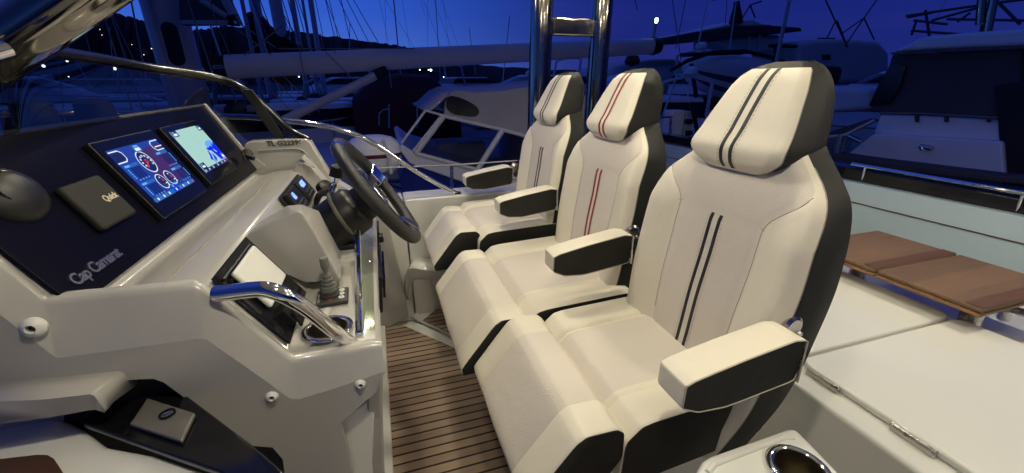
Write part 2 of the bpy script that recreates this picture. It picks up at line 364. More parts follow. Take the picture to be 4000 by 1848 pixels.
# inner far cheek (grey, in shade) with two small catches
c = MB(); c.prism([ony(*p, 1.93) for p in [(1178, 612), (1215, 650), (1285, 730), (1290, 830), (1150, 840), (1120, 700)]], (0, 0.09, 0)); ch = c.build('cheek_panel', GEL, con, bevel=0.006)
for p in [(1180, 632), (1150, 690)]:
    a = ony(*p, 1.925); m = MB(); m.lathe([(0.0, -0.012), (0.010, -0.012), (0.011, 0.004), (0.0, 0.006)], a, (0, -1, 0), 12); m.tube([a, a+Vector((0.045, -0.006, -0.028))], 0.005, 8); m.build('catch', STEEL, con)
# dash panel, just proud of the body
def dash(y, s, h=0.0):
    """s: distance down the dash from its top edge"""
    d = Vector((0.1412, 0, -0.2722)).normalized(); n = Vector((0.2722, 0, 0.1412)).normalized()
    return Vector((-0.655, y, 1.356))+d*s+n*h
NRM = Vector((0.2722, 0, 0.1412)).normalized(); DDN = Vector((0.1412, 0, -0.2722)).normalized()
c = MB(); c.prism([dash(0.80, -0.004), dash(0.80, 0.296), dash(2.03, 0.296), dash(2.03, -0.004)], NRM*0.006); c.build('dash_panel', DASHM, con, bevel=0.002)
c = MB(); c.prism([dash(2.025, -0.01, 0.0), dash(2.025, 0.30, 0.0), dash(2.025, 0.30, 0.045), dash(2.025, 0.20, 0.018), dash(2.025, -0.01, 0.014)], (0, 0.02, 0)); c.build('dash_end_lip', [GEL], con, bevel=0.004)
c = MB(); c.prism([(-0.79, 0.60, 1.345), (-0.655, 0.60, 1.370), (-0.648, 0.60, 1.362), (-0.66, 0.60, 1.345)], (0, 1.44, 0)); c.build('dash_hood', BLACKM, con, bevel=0.003)
# ledge groove
c = MB(); c.tube([(-0.42, 0.82, 1.0895), (-0.425, 1.98, 1.0895)], 0.0022, 6); c.build('ledge_groove', SEAM, con)
# steering pod
pod0 = [ony(*p, 1.10) for p in [(979, 905), (1160, 822), (1182, 828), (1230, 905), (1335, 1098), (1195, 1108), (905, 985)]]
pod1 = [ony(1015, 866, 1.22), ony(1120, 803, 1.25), ony(1176, 797, 1.27)]+[p+Vector((-0.012, 0.20, 0)) for p in pod0[3:]]
c = MB(); n = len(pod0); c.add(pod0+pod1, [tuple(range(n))[::-1], tuple(range(n, 2*n))]+[(i, (i+1) % n, (i+1) % n+n, i+n) for i in range(n)]); c.build('steering_pod', GEL, con, bevel=0.018, bseg=5)
c = MB(); c.box((-0.235, 1.46, 0.93), (-0.150, 1.80, 1.04)); c.build('pod_step', GEL, con, bevel=0.012)
# black recess on the slope with phone tray
def slope(s, y, h=0.0):
    d = Vector((0.103, 0, -0.165)).normalized(); n = Vector((0.165, 0, 0.103)).normalized()
    return Vector((-0.335, y, 1.094))+d*s+n*h
SN = Vector((0.165, 0, 0.103)).normalized()
c = MB(); c.prism([slope(-0.004, 0.845, .0035), slope(0.196, 0.845, .0035), slope(0.196, 1.085, .0035), slope(-0.004, 1.085, .0035)], SN*0.004)
c.build('tray_panel', BLACKG, con, bevel=0.002)
for h_, o_ in ((0.012, 0.0), (0.005, 0.012)):
    c = MB(); r_ = 0.0035
    c.tube([slope(0.014+o_, 0.865+o_, 0.009), slope(0.014+o_, 1.06-o_, 0.009), slope(0.13, 1.06-o_, 0.009)], r_, 8); c.build('tray_rim', BLACKP, con)
swp = MB(); swp.prism([(-0.046, 1.26, 0.865), (-0.046, 1.56, 0.865), (-0.059, 1.56, 0.735), (-0.059, 1.26, 0.735)], (0.010, 0, 0)); sp = swp.build('switch_panel', BLACKP, con, bevel=0.003)
for i in range(4):
    m = MB(); y = 1.285+i*0.068; m.prism([(-0.036, y, 0.845), (-0.036, y+0.045, 0.845), (-0.043, y+0.045, 0.775), (-0.043, y, 0.775)], (0.008, 0, 0)); m.build('rocker_switch', BLACKG, sp, bevel=0.002)
swp = MB(); swp.prism([(-0.047, 1.70, 0.865), (-0.047, 1.86, 0.865), (-0.058, 1.86, 0.755), (-0.058, 1.70, 0.755)], (0.008, 0, 0)); swp.lathe([(0.0, 0), (0.022, 0), (0.020, 0.018), (0, 0.02)], (-0.045, 1.78, 0.81), (1, 0, 0), 16); swp.build('ignition_panel', BLACKP, con, bevel=0.002)

# snap studs on the side moulding
for i, (p, r) in enumerate([((135, 1277), 0.0165), ((1063, 1545), 0.012), ((1407, 1497), 0.011)]):
    a = ony(*p, 0.768); m = MB(); m.lathe([(0.0, 0.0), (r*0.35, 0.0), (r*0.42, 0.012), (r*0.7, 0.010), (r, 0.004), (r*0.96, -0.002), (0.5*r, -0.004)], a, (0.1, -1, 0.12), 24)
    m.lathe([(0.0, 0.004), (r*0.30, 0.005), (r*0.2, 0.0)], a, (0.1, -1, 0.12), 12, 1)
    o = m.build('cover_stud', [WHITEP, BLACKM])
    tag(o, ['large white plastic cover stud at the left of the console side', 'white round cover stud low on the console side, middle of the row', 'small white cover stud near the aft corner of the console side'][i], 'stud', 'white studs on the console side')

# ---- displays
def display(y0, y1, s0, s1, label):
    r = empty('chart_display', dash((y0+y1)/2, (s0+s1)/2, 0.006), label, 'display', 'displays on the dash')
    c = MB(); c.prism([dash(y0, s0, .0065), dash(y0, s1, .0065), dash(y1, s1, .0065), dash(y1, s0, .0065)], NRM*0.014); c.build('housing', BLACKP, r, bevel=0.003)
    c = MB(); c.prism([dash(y0+.004, s0+.004, .021), dash(y0+.004, s1-.004, .021), dash(y1-.004, s1-.004, .021), dash(y1-.004, s0+.004, .021)], NRM*0.0015); c.build('glass_front', BLACKG, r)
    return r
def emat(name, c, s): return mat('lit_'+name, (0.0, 0.0, 0.0), 0.3, emit=c, estr=s)
LB = emat('navy', (0.010, 0.045, 0.33), 1.0); LP = emat('plum', (0.055, 0.02, 0.12), 1.0); LW = emat('white', (0.75, 0.88, 1.0), 1.0); LC = emat('skyblue', (0.14, 0.42, 0.95), 1.0)
LR = emat('red', (0.9, 0.04, 0.05), 1.0); LG = emat('mint', (0.40, 0.66, 0.58), 1.0); LK = emat('ink', (0.004, 0.012, 0.10), 1.0); LU = emat('blue', (0.0, 0.02, 0.85), 1.0); LM = emat('mid', (0.02, 0.13, 0.45), 1.0)
def screen(parent, y0, y1, s0, s1, items, bgm):
    """items: (kind, material, u, v, ...) in unit coordinates, v down the screen"""
    W, Hh = y1-y0, s1-s0
    def P(u, v, h): return dash(y0+u*W, s0+v*Hh, h)
    c = MB(); mats = [bgm]; c.prism([P(0, 0, .0228), P(0, 1, .0228), P(1, 1, .0228), P(1, 0, .0228)], NRM*0.0004)
    def mi(m):
        if m not in mats: mats.append(m)
        return mats.index(m)
    for k_, it in enumerate(items):
        h = 0.0235+0.00004*k_; kind, m = it[0], mi(it[1])
        if kind == 'r':
            u0, v0, u1, v1 = it[2:]; c.add([P(u0, v0, h), P(u0, v1, h), P(u1, v1, h), P(u1, v0, h)], [(0, 1, 2, 3)], m)
        elif kind == 'p':
            pts = it[2]; c.add([P(u, v, h) for u, v in pts], [tuple(range(len(pts)))], m)
        elif kind == 'o':     # ring
            u, v, r, w = it[2:]; asp = W/Hh; N = 32
            a = [P(u+r*math.cos(6.2832*i/N), v+r*asp*math.sin(6.2832*i/N), h) for i in range(N)]; b_ = [P(u+(r-w)*math.cos(6.2832*i/N), v+(r-w)*asp*math.sin(6.2832*i/N), h) for i in range(N)]
            c.add(a+b_, [(i, (i+1) % N, (i+1) % N+N, i+N) for i in range(N)], m)
        elif kind == 'd':     # disc
            u, v, r = it[2:]; asp = W/Hh; N = 14
            c.add([P(u+r*math.cos(6.2832*i/N), v+r*asp*math.sin(6.2832*i/N), h) for i in range(N)], [tuple(range(N))], m)
        elif kind == 'l':
            u0, v0, u1, v1, w = it[2:]; du, dv = (v1-v0), -(u1-u0)*W/Hh; l = math.hypot(du, dv) or 1; du, dv = du/l*w, dv/l*w*W/Hh
            c.add([P(u0-du, v0-dv, h), P(u0+du, v0+dv, h), P(u1+du, v1+dv, h), P(u1-du, v1-dv, h)], [(0, 1, 2, 3)], m)
    return c.build('screen', mats, parent, flat=True)
d1 = display(1.172, 1.468, 0.045, 0.256, 'left tablet-sized display showing white engine gauges on a dark blue screen')
it = [('p', LP, [(0.42, 0.12), (0.98, 0.1), (0.99, 0.8), (0.62, 0.86), (0.38, 0.6)]), ('r', LM, 0, 0.92, 1, 1), ('r', LK, 0.0, 0.04, 0.2, 0.22), ('o', LW, 0.455, 0.345, 0.128, 0.012), ('d', LK, 0.455, 0.345, 0.114), ('o', LW, 0.40, 0.735, 0.088, 0.010), ('d', LK, 0.40, 0.735, 0.078), ('o', LW, 0.60, 0.735, 0.088, 0.010), ('d', LK, 0.60, 0.735, 0.078),
      ('l', LW, 0.0, 0.04, 0.16, 0.04, 0.006), ('l', LW, 0.16, 0.04, 0.2, 0.09, 0.006), ('l', LW, 0.2, 0.09, 0.2, 0.19, 0.006), ('l', LW, 0.2, 0.19, 0.16, 0.24, 0.006), ('l', LW, 0.16, 0.24, 0.0, 0.24, 0.006),
      ('l', LW, 1.0, 0.03, 0.84, 0.03, 0.006), ('l', LW, 0.84, 0.03, 0.8, 0.08, 0.006), ('l', LW, 0.8, 0.08, 0.8, 0.16, 0.006), ('l', LW, 0.8, 0.16, 0.84, 0.22, 0.006), ('l', LW, 0.84, 0.22, 1.0, 0.22, 0.006), ('l', LW, 0.84, 0.15, 1.0, 0.15, 0.006),
      ('r', LM, 0.43, 0.02, 0.57, 0.15), ('r', LC, 0.46, 0.03, 0.54, 0.06), ('r', LW, 0.45, 0.075, 0.55, 0.13), ('l', LR, 0.455, 0.345, 0.40, 0.45, 0.008), ('o', LR, 0.455, 0.335, 0.025, 0.008)]
for i in range(9):
    a = math.radians(150+i*30); it.append(('d', LW, 0.455+0.085*math.cos(a), 0.345+0.085*W_ if False else 0.345+0.085*1.4*math.sin(a), 0.012))
for (u, v0, v1) in [(0.02, 0.29, 0.58), (0.02, 0.63, 0.90), (0.72, 0.25, 0.55), (0.72, 0.60, 0.88)]:
    it.append(('r', LM, u, v0, u+0.26, v0+0.055)); it.append(('r', LC, u+0.01, v0+0.01, u+0.10, v0+0.045))
    for k in range(3): it.append(('r', LK, u+0.08+k*0.058, v0+0.07, u+0.118+k*0.058, v1-0.02))
    for k in range(4): it.append(('d', LC, u+0.06+k*0.058, v1, 0.009))
    for k in range(5): it.append(('d', LC, u+0.02 if u < 0.5 else u+0.27, v0+0.09+k*(v1-v0-0.1)/5, 0.010))
for cx_ in (0.40, 0.60):
    it += [('o', LR, cx_, 0.72, 0.016, 0.006), ('d', LW, cx_-0.02, 0.66, 0.010), ('l', LW, cx_+0.0, 0.79, cx_+0.035, 0.79, 0.006), ('l', LW, cx_+0.02, 0.82, cx_+0.05, 0.84, 0.006), ('d', LC, cx_+0.05, 0.70, 0.009)]
it += [('d', LC, 0.47, 0.88, 0.018), ('d', LU, 0.51, 0.88, 0.016), ('d', LC, 0.56, 0.86, 0.016), ('r', LU, 0.42, 0.93, 0.55, 0.995)]
for k, u in enumerate([0.04, 0.17, 0.30, 0.48, 0.66, 0.80]): it.append(('d', LW, u, 0.96, 0.016))
it.append(('d', LR, 0.94, 0.96, 0.014))
screen(d1, 1.195, 1.437, 0.072, 0.217, it, LB)
d2 = display(1.520, 1.800, 0.045, 0.250, 'right tablet-sized display showing a pale green chart with a blue bay')
it = [('p', LC, [(0.66, 0.45), (0.78, 0.39), (0.93, 0.40), (0.99, 0.47), (1.0, 0.62), (0.92, 0.7), (0.80, 0.68), (0.66, 0.62)]),
      ('p', LU, [(0.98, 0.46), (0.90, 0.52), (0.86, 0.47), (0.85, 0.56), (0.78, 0.52), (0.70, 0.55), (0.60, 0.53), (0.62, 0.60), (0.70, 0.64), (0.74, 0.76), (0.78, 0.90), (1.0, 0.90), (1.0, 0.48)]),
      ('p', LU, [(0.60, 0.56), (0.52, 0.72), (0.46, 0.80), (0.52, 0.84), (0.60, 0.70)]), ('p', LU, [(0.66, 0.66), (0.58, 0.82), (0.62, 0.90), (0.68, 0.80)]), ('p', LC, [(0.50, 0.84), (0.58, 0.80), (0.60, 0.89), (0.52, 0.90)]),
      ('p', LG, [(0.80, 0.60), (0.86, 0.70), (0.83, 0.71), (0.79, 0.64)]), ('p', LG, [(0.70, 0.72), (0.74, 0.84), (0.71, 0.84)]), ('d', LC, 0.47, 0.40, 0.014), ('d', LC, 0.42, 0.56, 0.010), ('d', LC, 0.36, 0.62, 0.010),
      ('r', LK, 0.0, 0.0, 0.17, 0.135), ('r', LC, 0.03, 0.02, 0.09, 0.045), ('r', LW, 0.03, 0.06, 0.14, 0.115), ('r', LK, 0.86, 0.0, 1.0, 0.135), ('r', LC, 0.89, 0.02, 0.94, 0.045), ('r', LW, 0.89, 0.06, 0.97, 0.11),
      ('r', LK, 0.0, 0.78, 0.16, 0.92), ('r', LC, 0.03, 0.80, 0.09, 0.825), ('r', LW, 0.03, 0.84, 0.13, 0.89), ('r', LK, 0, 0.92, 1, 1), ('r', LC, 0.90, 0.76, 0.94, 0.785), ('r', LW, 0.89, 0.80, 0.97, 0.88)]
for k, u in enumerate([0.04, 0.17, 0.33, 0.52, 0.70, 0.83]): it.append(('d', LW, u, 0.96, 0.017))
it.append(('d', LR, 0.94, 0.96, 0.015))
screen(d2, 1.545, 1.780, 0.065, 0.212, it, LG)
# covered instrument beside the left display
q = empty('instrument_cover', dash(1.07, 0.16), 'square black fabric cover with a cream printed logo', 'cover')
c = MB(); c.prism([dash(0.984, 0.112, .006), dash(0.984, 0.214, .006), dash(1.112, 0.214, .006), dash(1.112, 0.112, .006)], NRM*0.016); c.build('cover_cap', FABB, q, bevel=0.007, bseg=4)
text_mesh('Quick', frame(dash(1.054, 0.168, 0.0223), (0, 1, 0), -DDN), 0.019, LOGO, 'cover_logo', q, depth=0.0004, bold=0.0004)
# domed compass housing
cpp = empty('compass', dash(0.93, 0.16), 'black domed compass housing at the left end of the dash', 'compass')
c = MB(); rows = []
for i in range(9):
    a = i/8*math.pi/2; R = math.cos(a); hgt = 0.026*math.sin(a)
    rows.append([dash(0.905+0.062*R*math.cos(t), 0.098+0.052*R*math.sin(t), 0.006+hgt) for t in [6.2832*k/36 for k in range(36)]])
c.grid(rows, closed=True, capb=True); c.build('dome', BLACKP, cpp)
c = MB(); c.tube([dash(0.900+0.036*math.cos(t), 0.090+0.030*math.sin(t), 0.0262-0.002*abs(math.sin(t))) for t in [6.2832*k/36 for k in range(37)]], 0.0022, 6); c.build('dome_ring', BLACKG, cpp)
# chrome badge
bd = text_mesh('Cap Camarat', frame(dash(0.835, 0.268, 0.007), (0, 1, -0.0), -DDN), 0.030, BADGE, 'badge', None, depth=0.0022, bold=0.0006, spacing=0.90)
tag(bd, 'chrome script badge low on the dark dash', 'badge')

# ---- white phone lying in the tray
m = MB(); m.prism([slope(0.016, 0.885, 0.012), slope(0.120, 0.885, 0.012), slope(0.120, 1.045, 0.012), slope(0.016, 1.045, 0.012)], SN*0.012)
tag(m.build('plastic_lid', WHITEP, bevel=0.006, bseg=4), 'white rounded rectangular plastic lid in the black console tray', 'lid')
m = MB(); A = slope(0.165, 0.905, 0.008)
for i in range(6): m.tube([A+Vector((-0.012+i*0.0, 0.006+i*0.007, 0.0)), A+SN*0.02+Vector((0, 0.006+i*0.007, 0.0)), A+Vector((0.02, 0.006+i*0.007, -0.030))+SN*0.010], 0.0036, 6)
m.prism([slope(0.145, 0.900, .0075), slope(0.185, 0.900, .0075), slope(0.185, 0.955, .0075), slope(0.145, 0.955, .0075)], SN*0.014)
tag(m.build('air_vent', BLACKP, bevel=0), 'small ribbed black vent near the foot of the tray', 'vent')

# ---- radios in the far slope recess
rad = MB(); rad.prism([slope(-0.002, 1.47, .0035), slope(0.098, 1.47, .0035), slope(0.098, 1.86, .0035), slope(-0.002, 1.86, .0035)], SN*0.004); rad.build('radio_recess', BLACKM, con, bevel=0.002)
for y, lab, txt in [(1.66, 'marine radio with four lit blue digits, the farther of the two', '4008'), (1.49, 'marine radio half hidden by the steering pod, the nearer of the two', '68')]:
    r = empty('marine_radio', slope(0.05, y+0.07, 0.008), lab, 'radio', 'radios in the console')
    m = MB(); m.prism([slope(0.006, y, .008), slope(0.090, y, .008), slope(0.090, y+0.15, .008), slope(0.006, y+0.15, .008)], SN*0.018); m.build('radio_body', BLACKP, r, bevel=0.004)
    text_mesh(txt, frame(slope(0.040, y+0.03, 0.0275), (0, 1, 0), slope(0, 0)-slope(1, 0)), 0.034, emat('digits', (0.25, 0.4, 1.0), 2.2), 'digits', r, depth=0.0002, bold=0.0006)
    for i in range(4):
        for j in range(2):
            b_ = MB(); cc = slope(0.058+0.016*j, y+0.03+i*0.026, 0.0265); b_.box(cc-Vector((.004, .008, .003)), cc+Vector((.004, .008, .003))); b_.build('key', RUBD, r)

# ---- joystick pad
js = empty('joystick_panel', (-0.17, 1.045, 0.918), 'square black thruster panel with grey rubber joystick and three white buttons', 'joystick')
Zs = 0.918
jq = [onz(*p, Zs) for p in [(1233, 1208), (1362, 1187), (1364, 1133), (1243, 1152)]]
m = MB(); m.prism(jq, (0, 0, 0.012)); m.build('panel', RUBD, js, bevel=0.004)
ju = (jq[1]-jq[0]); jv = (jq[3]-jq[0])
def jp(u, v, z=0.0): return jq[0]+ju*u+jv*v+Vector((0, 0, 0.0125+z))
jc = jp(0.43, 0.52); m = MB()
m.lathe([(0.0245, -0.002), (0.0245, 0.006), (0.021, 0.007), (0.0205, 0.016)], jc, seg=28, mi=1)
pr = [(0.020, 0.010), (0.0205, 0.020)]
for i in range(4): z = 0.021+i*0.010; r = 0.0195-i*0.0028; pr += [(r, z), (r+0.0006, z+0.004), (r-0.0005, z+0.0075), (r-0.0035, z+0.0085)]
pr += [(0.006, 0.062), (0.0058, 0.070), (0.0095, 0.078), (0.0105, 0.084), (0.0105, 0.103), (0.0095, 0.106), (0.0, 0.107)]
m.lathe(pr, jc, seg=28); m.build('joystick', [RUBG, RUBD], js)
for v in (0.25, 0.52, 0.78):
    m = MB(); m.lathe([(0, 0.0018), (0.0068, 0.0018), (0.0075, 0.0)], jp(0.79, v), seg=20); bt = m.build('button', WHITEP, js)
    m = MB(); a = jp(0.79, v, 0.0022); m.tube([a+Vector((-0.0025, -0.001, 0)), a+Vector((0, 0.0025, 0)), a+Vector((0.0025, -0.001, 0))], 0.0006, 5); m.build('button_symbol', RUBD, bt)
m = MB(); m.add([jp(0.34, 0.20, 0.0006), jp(0.53, 0.22, 0.0006), jp(0.45, 0.07, 0.0006)], [(0, 1, 2)]); m.build('red_arrow', REDM, js)
text_mesh('SIDE-POWER', frame(jp(0.13, 0.10, 0.0004), jv, -ju), 0.0082, TXTG, 'panel_lettering', js, depth=0.0002, bold=0.0002)

# ---- cup holder in the console shelf
def cupholder(c, R, lab, tilt=(0, 0, 1)):
    c = Vector(c); r = empty('cup_holder', c, lab, 'cup holder', 'steel cup holders')
    m = MB(); ang = [6.2832*k/14 for k in range(14)]
    m.lathe([(R-0.007+0.007*math.cos(a), 0.004+0.005*math.sin(a)) for a in ang]+[(R, 0.006)], c, tilt, 48); m.build('rim', CHROME, r)
    m = MB(); m.lathe([(R-0.014, 0.008), (R-0.016, -0.01), (R-0.018, -0.065), (R-0.026, -0.075), (0.0, -0.076)], c, tilt, 48); m.build('cup', mat('cup_inner_steel', (0.30, 0.27, 0.21), 0.32, metal=1.0), r)
    return r
def cut_hole(o, c, R):
    cm = MB(); cm.lathe([(R, -0.12), (R, 0.06)], Vector(c)-OFF[o], (0, 0, 1), 48, cap=True); co = cm.build('cutter', GEL)
    if o.parent: co.parent = o.parent
    md = o.modifiers.new('hole', 'BOOLEAN'); md.operation = 'DIFFERENCE'; md.object = co; md.solver = 'EXACT'
    bpy.context.view_layer.update(); dg = bpy.context.evaluated_depsgraph_get(); me = bpy.data.meshes.new_from_object(o.evaluated_get(dg))
    o.modifiers.clear(); o.data = me; me.shade_smooth(); me.set_sharp_from_angle(angle=math.radians(35)); bpy.data.objects.remove(co)
c1 = (onz(1172, 1310, Zs)+onz(1386, 1270, Zs))/2
cut_hole(body, c1, 0.044); cupholder(c1, 0.055, 'stainless cup holder in the console shelf under the curved grab rail')

# ---- chrome edge strip and acrylic on the shelf
es = empty('sliding_door_edge', (-0.10, 1.2, Zs), 'chrome strip with a narrow clear acrylic pane along the console edge', 'edge strip')
m = MB(); a, b_ = onz(1403, 1298, Zs+0.004), onz(1396, 905, Zs+0.09); m.tube([a, b_], 0.0085, 10); m.box(a-Vector((.008, .010, .022)), a+Vector((.008, .004, .004))); m.build('chrome_strip', CHROME, es)
m = MB(); m.add([a+Vector((0.010, 0, 0.002)), a+Vector((0.032, 0.0, 0.0)), b_+Vector((0.040, 0.0, -0.03)), b_+Vector((0.010, 0, 0.0))], [(0, 1, 2, 3)]); o = m.build('acrylic_pane', GLASSC, es); o.modifiers.new('s', 'SOLIDIFY').thickness = 0.004

# ---- grab rail on the console (curved)
A = ony(842, 1148, 0.79); B = onz(1366, 1338, Zs)
mid = [A, ony(890, 1143, 0.785), ony(985, 1132, 0.775), ony(1050, 1133, 0.768), ony(1120, 1160, 0.765), ony(1200, 1208, 0.778), ony(1290, 1281, 0.80), B+Vector((-0.004, -0.004, 0.008)), B+Vector((0.006, 0.006, -0.012))]
m = MB(); m.tube(curve(mid, 6), 0.0148, 20); tag(m.build('grab_rail', CHROME), 'thick curved chrome grab rail bridging the console side', 'grab rail')

# ---- steering wheel
WC = Vector((-0.018, 1.46, 1.094)); Wn = Vector((0.835, -0.015, 0.55)).normalized()
wx = Vector((0, 1, 0)); wx = (wx-Wn*wx.dot(Wn)).normalized(); wy = Wn.cross(wx)   # wy = up the wheel
if wy.z < 0: wy = -wy
st = empty('steering_wheel', WC, 'black leather rimmed steering wheel with chrome spoke trim on a thick column', 'steering wheel')
R = 0.194
def wp(a, r=R, h=0.0): return WC+(wx*math.cos(a)+wy*math.sin(a))*r+Wn*h
def rim_arc(a0, a1, rr, mname, mm_, n=40):
    m = MB(); rows = []
    for k in range(n+1):
        a = a0+(a1-a0)*k/n; cc = wp(a); e1 = (wx*math.cos(a)+wy*math.sin(a)); 
        rows.append([cc+e1*rr*math.cos(t)+Wn*rr*0.85*math.sin(t) for t in [6.2832*j/16 for j in range(16)]])
    m.grid(rows, closed=True, capa=True, capb=True); return m.build(mname, mm_, st)
rim_arc(0, 2*math.pi, 0.0250, 'rim', LEATHER, 72)
for a in (math.radians(100), math.radians(262)): rim_arc(a, a+0.11, 0.0257, 'rim_band', CHROME, 6)
m = MB(); m.lathe([(0.0, 0.004), (0.045, 0.002), (0.062, -0.008), (0.066, -0.03), (0.055, -0.05), (0.0, -0.05)], WC, Wn, 32); hub = m.build('hub', BLACKP, st)
m = MB(); m.lathe([(0.034, 0.0045), (0.036, 0.006), (0.038, 0.0035)], WC, Wn, 32); m.build('hub_ring', CHROME, st)
for i, a in enumerate((math.radians(8), math.radians(172), math.radians(270))):
    m = MB(); e1 = wx*math.cos(a)+wy*math.sin(a); e2 = Wn.cross(e1)
    rows = []
    for r_, w_, h_, t_ in [(0.05, 0.032, -0.018, 0.010), (0.10, 0.024, -0.016, 0.009), (0.15, 0.020, -0.006, 0.008), (0.186, 0.024, 0.0, 0.008)]:
        c_ = WC+e1*r_+Wn*h_; rows.append([c_+e2*w_+Wn*t_, c_-e2*w_+Wn*t_, c_-e2*w_-Wn*t_, c_+e2*w_-Wn*t_])
    m.grid(rows, closed=True, capa=True, capb=True); sp = m.build('spoke', BLACKP, st, bevel=0.003)
    m = MB(); rows = []
    for r_, w_, h_, t_ in [(0.125, 0.026, -0.006, 0.013), (0.186, 0.034, 0.003, 0.024)]:
        c_ = WC+e1*r_+Wn*h_; rows.append([c_+e2*w_+Wn*t_, c_-e2*w_+Wn*t_, c_-e2*w_-Wn*t_, c_+e2*w_-Wn*t_])
    m.grid(rows, closed=True, capa=True, capb=True); m.build('spoke_trim', CHROME, sp, bevel=0.003)
m = MB(); m.lathe([(0.060, -0.03), (0.062, -0.065), (0.064, -0.085)], WC, Wn, 32, cap=True); m.build('column_neck', BLACKP, st)
c0 = WC-Wn*0.085; cd = Vector((-0.80, -0.02, -0.50)).normalized()
m = MB(); m.lathe([(0.062, -0.01), (0.074, 0.0), (0.083, 0.012), (0.084, 0.10), (0.090, 0.20)], c0, cd, 36, cap=True); m.build('column', BLACKP, st, angle=50)
m = MB(); m.lathe([(0.0855, 0.052), (0.0875, 0.055), (0.0875, 0.062), (0.0855, 0.065)], c0, (cd+Vector((0.0, 0.0, 0.12))).normalized(), 36); m.build('column_gaiter_band', mat('tan_rubber', (0.14, 0.13, 0.10), 0.6), st)
m = MB(); q0 = c0+cd*0.07+Vector((0.012, -0.03, -0.095)); m.box(q0-Vector((0.028, 0.03, 0.03)), q0+Vector((0.022, 0.02, 0.018))); m.build('tilt_lever', BLACKP, st, bevel=0.005)

# ---- throttle control behind the wheel
th = empty('throttle_control', (-0.15, 1.75, 1.0), 'black and chrome throttle lever beside the steering column', 'throttle')
tb = ony(1290, 790, 1.72)
m = MB(); m.lathe([(0.0, -0.05), (0.052, -0.05), (0.058, -0.02), (0.052, 0.03), (0.03, 0.045), (0, 0.048)], tb, (0.25, -0.95, 0.2), 28); m.build('lever_base', BLACKP, th)
m = MB(); m.tube(curve([tb+Vector((0.0, -0.04, 0.02)), ony(1310, 720, 1.70), ony(1318, 680, 1.69), ony(1326, 655, 1.69)], 5), [0.014]*5+[0.013]*5+[0.018]*5+[0.020], 12); m.build('lever', CHROME, th)
m = MB(); m.tube([ony(1312, 690, 1.68), ony(1318, 655, 1.68), ony(1328, 655, 1.68)], [0.026, 0.024, 0.018], 14); m.build('lever_grip', BLACKP, th)
m = MB(); a = ony(1262, 738, 1.80); m.lathe([(0, 0), (0.030, 0), (0.026, 0.03), (0.012, 0.035), (0, 0.036)], a, (0.5, -0.6, 0.6), 16); m.tube([a, a+Vector((0.06, -0.02, 0.03))], 0.008, 8); m.build('kill_switch', BLACKP, th)

# ---- small tap-like clip at dash end
m = MB(); a = ony(965, 605, 1.95); m.lathe([(0, 0), (0.020, 0), (0.022, 0.02), (0, 0.024)], a, (0.3, -0.8, 0.3), 16); m.tube([a+Vector((0, -0.02, 0)), a+Vector((0.03, -0.03, -0.012))], 0.010, 8); m.tube([a+Vector((-0.01, -0.02, 0.015)), a+Vector((0.0, -0.03, -0.02))], 0.006, 8)
tag(m.build('power_socket', BLACKP), 'black capped socket at the far end of the dash', 'socket')

# ---- lower left: moulded handhold, shelf, locked black cover
hh = MB(); t0 = [(-80, 1462), (250, 1445), (500, 1420), (522, 1424), (540, 1500)]; t1 = [(-80, 1572), (180, 1560), (352, 1540), (368, 1546), (412, 1602)]; t2 = [(-80, 1668), (200, 1630), (340, 1604), (372, 1600), (408, 1612)]
A_ = [ony(*p, 0.785) for p in t0]; B_ = [ony(*p, 0.715) for p in t1]; C_ = [ony(*p, 0.722) for p in t2]; D_ = [p+Vector((0, 0.07, 0)) for p in C_]
hh.grid([A_, [a.lerp(b_, 0.85)+Vector((0, 0, 0.003)) for a, b_ in zip(A_, B_)], B_, C_, D_]); o = hh.build('moulded_handhold', GEL, con, angle=50); o.modifiers.new('s', 'SOLIDIFY').thickness = 0.008
bk = empty('companionway_cover', ony(700, 1650, 0.82), 'glossy black companionway cover with a square keyed lock plate', 'cover')
b = MB(); b.prism([ony(*p, 0.790) for p in [(250, 1560), (350, 1470), (660, 1470), (980, 1700), (1100, 1720), (1150, 1800), (1150, 2000), (700, 2000), (250, 1700)]], (0, 0.007, 0)); b.build('recess_back', BLACKM, bk)
tp = [ony(330, 1655, 0.765), ony(520, 1500, 0.85), ony(640, 1500, 0.85), ony(1110, 1790, 0.85), ony(1120, 1990, 0.80), ony(640, 1800, 0.765)]
b = MB(); b.prism([onz(*p, 0.905) for p in [(322, 1655), (400, 1560), (560, 1505), (700, 1520), (985, 1735), (1120, 1850), (1120, 1990), (1000, 1990), (865, 1848), (480, 1712)]], (0, 0, -0.012)); b.build('cover_plate', BLACKG, bk, bevel=0.004)
lk = [onz(*p, 0.915) for p in [(505, 1655), (575, 1552), (762, 1612), (708, 1722)]]
b = MB(); b.prism(lk, (0, 0, -0.009)); lp = b.build('lock_plate', mat('lock_grey', (0.24, 0.225, 0.20), 0.38, metal=0.5), bk, bevel=0.003)
kc = onz(654, 1618, 0.9155); b = MB(); b.lathe([(0, -0.001), (0.0085, -0.001), (0.009, 0.0022), (0.0118, 0.0026), (0.0124, 0.0)], kc, seg=24); b.build('key_cylinder', BLACKG, lp)
b = MB(); b.tube([kc+Vector((-0.005, -0.002, 0.001)), kc+Vector((0.005, 0.002, 0.002))], 0.0022, 6); b.build('key_slot', CHROME, lp)
b = MB(); b.prism([onz(*p, 0.78) for p in [(985, 1770), (1005, 1848), (1030, 1848), (1005, 1765)]], (0, 0, -0.004)); b.build('hinge_tab', STEEL, bk)
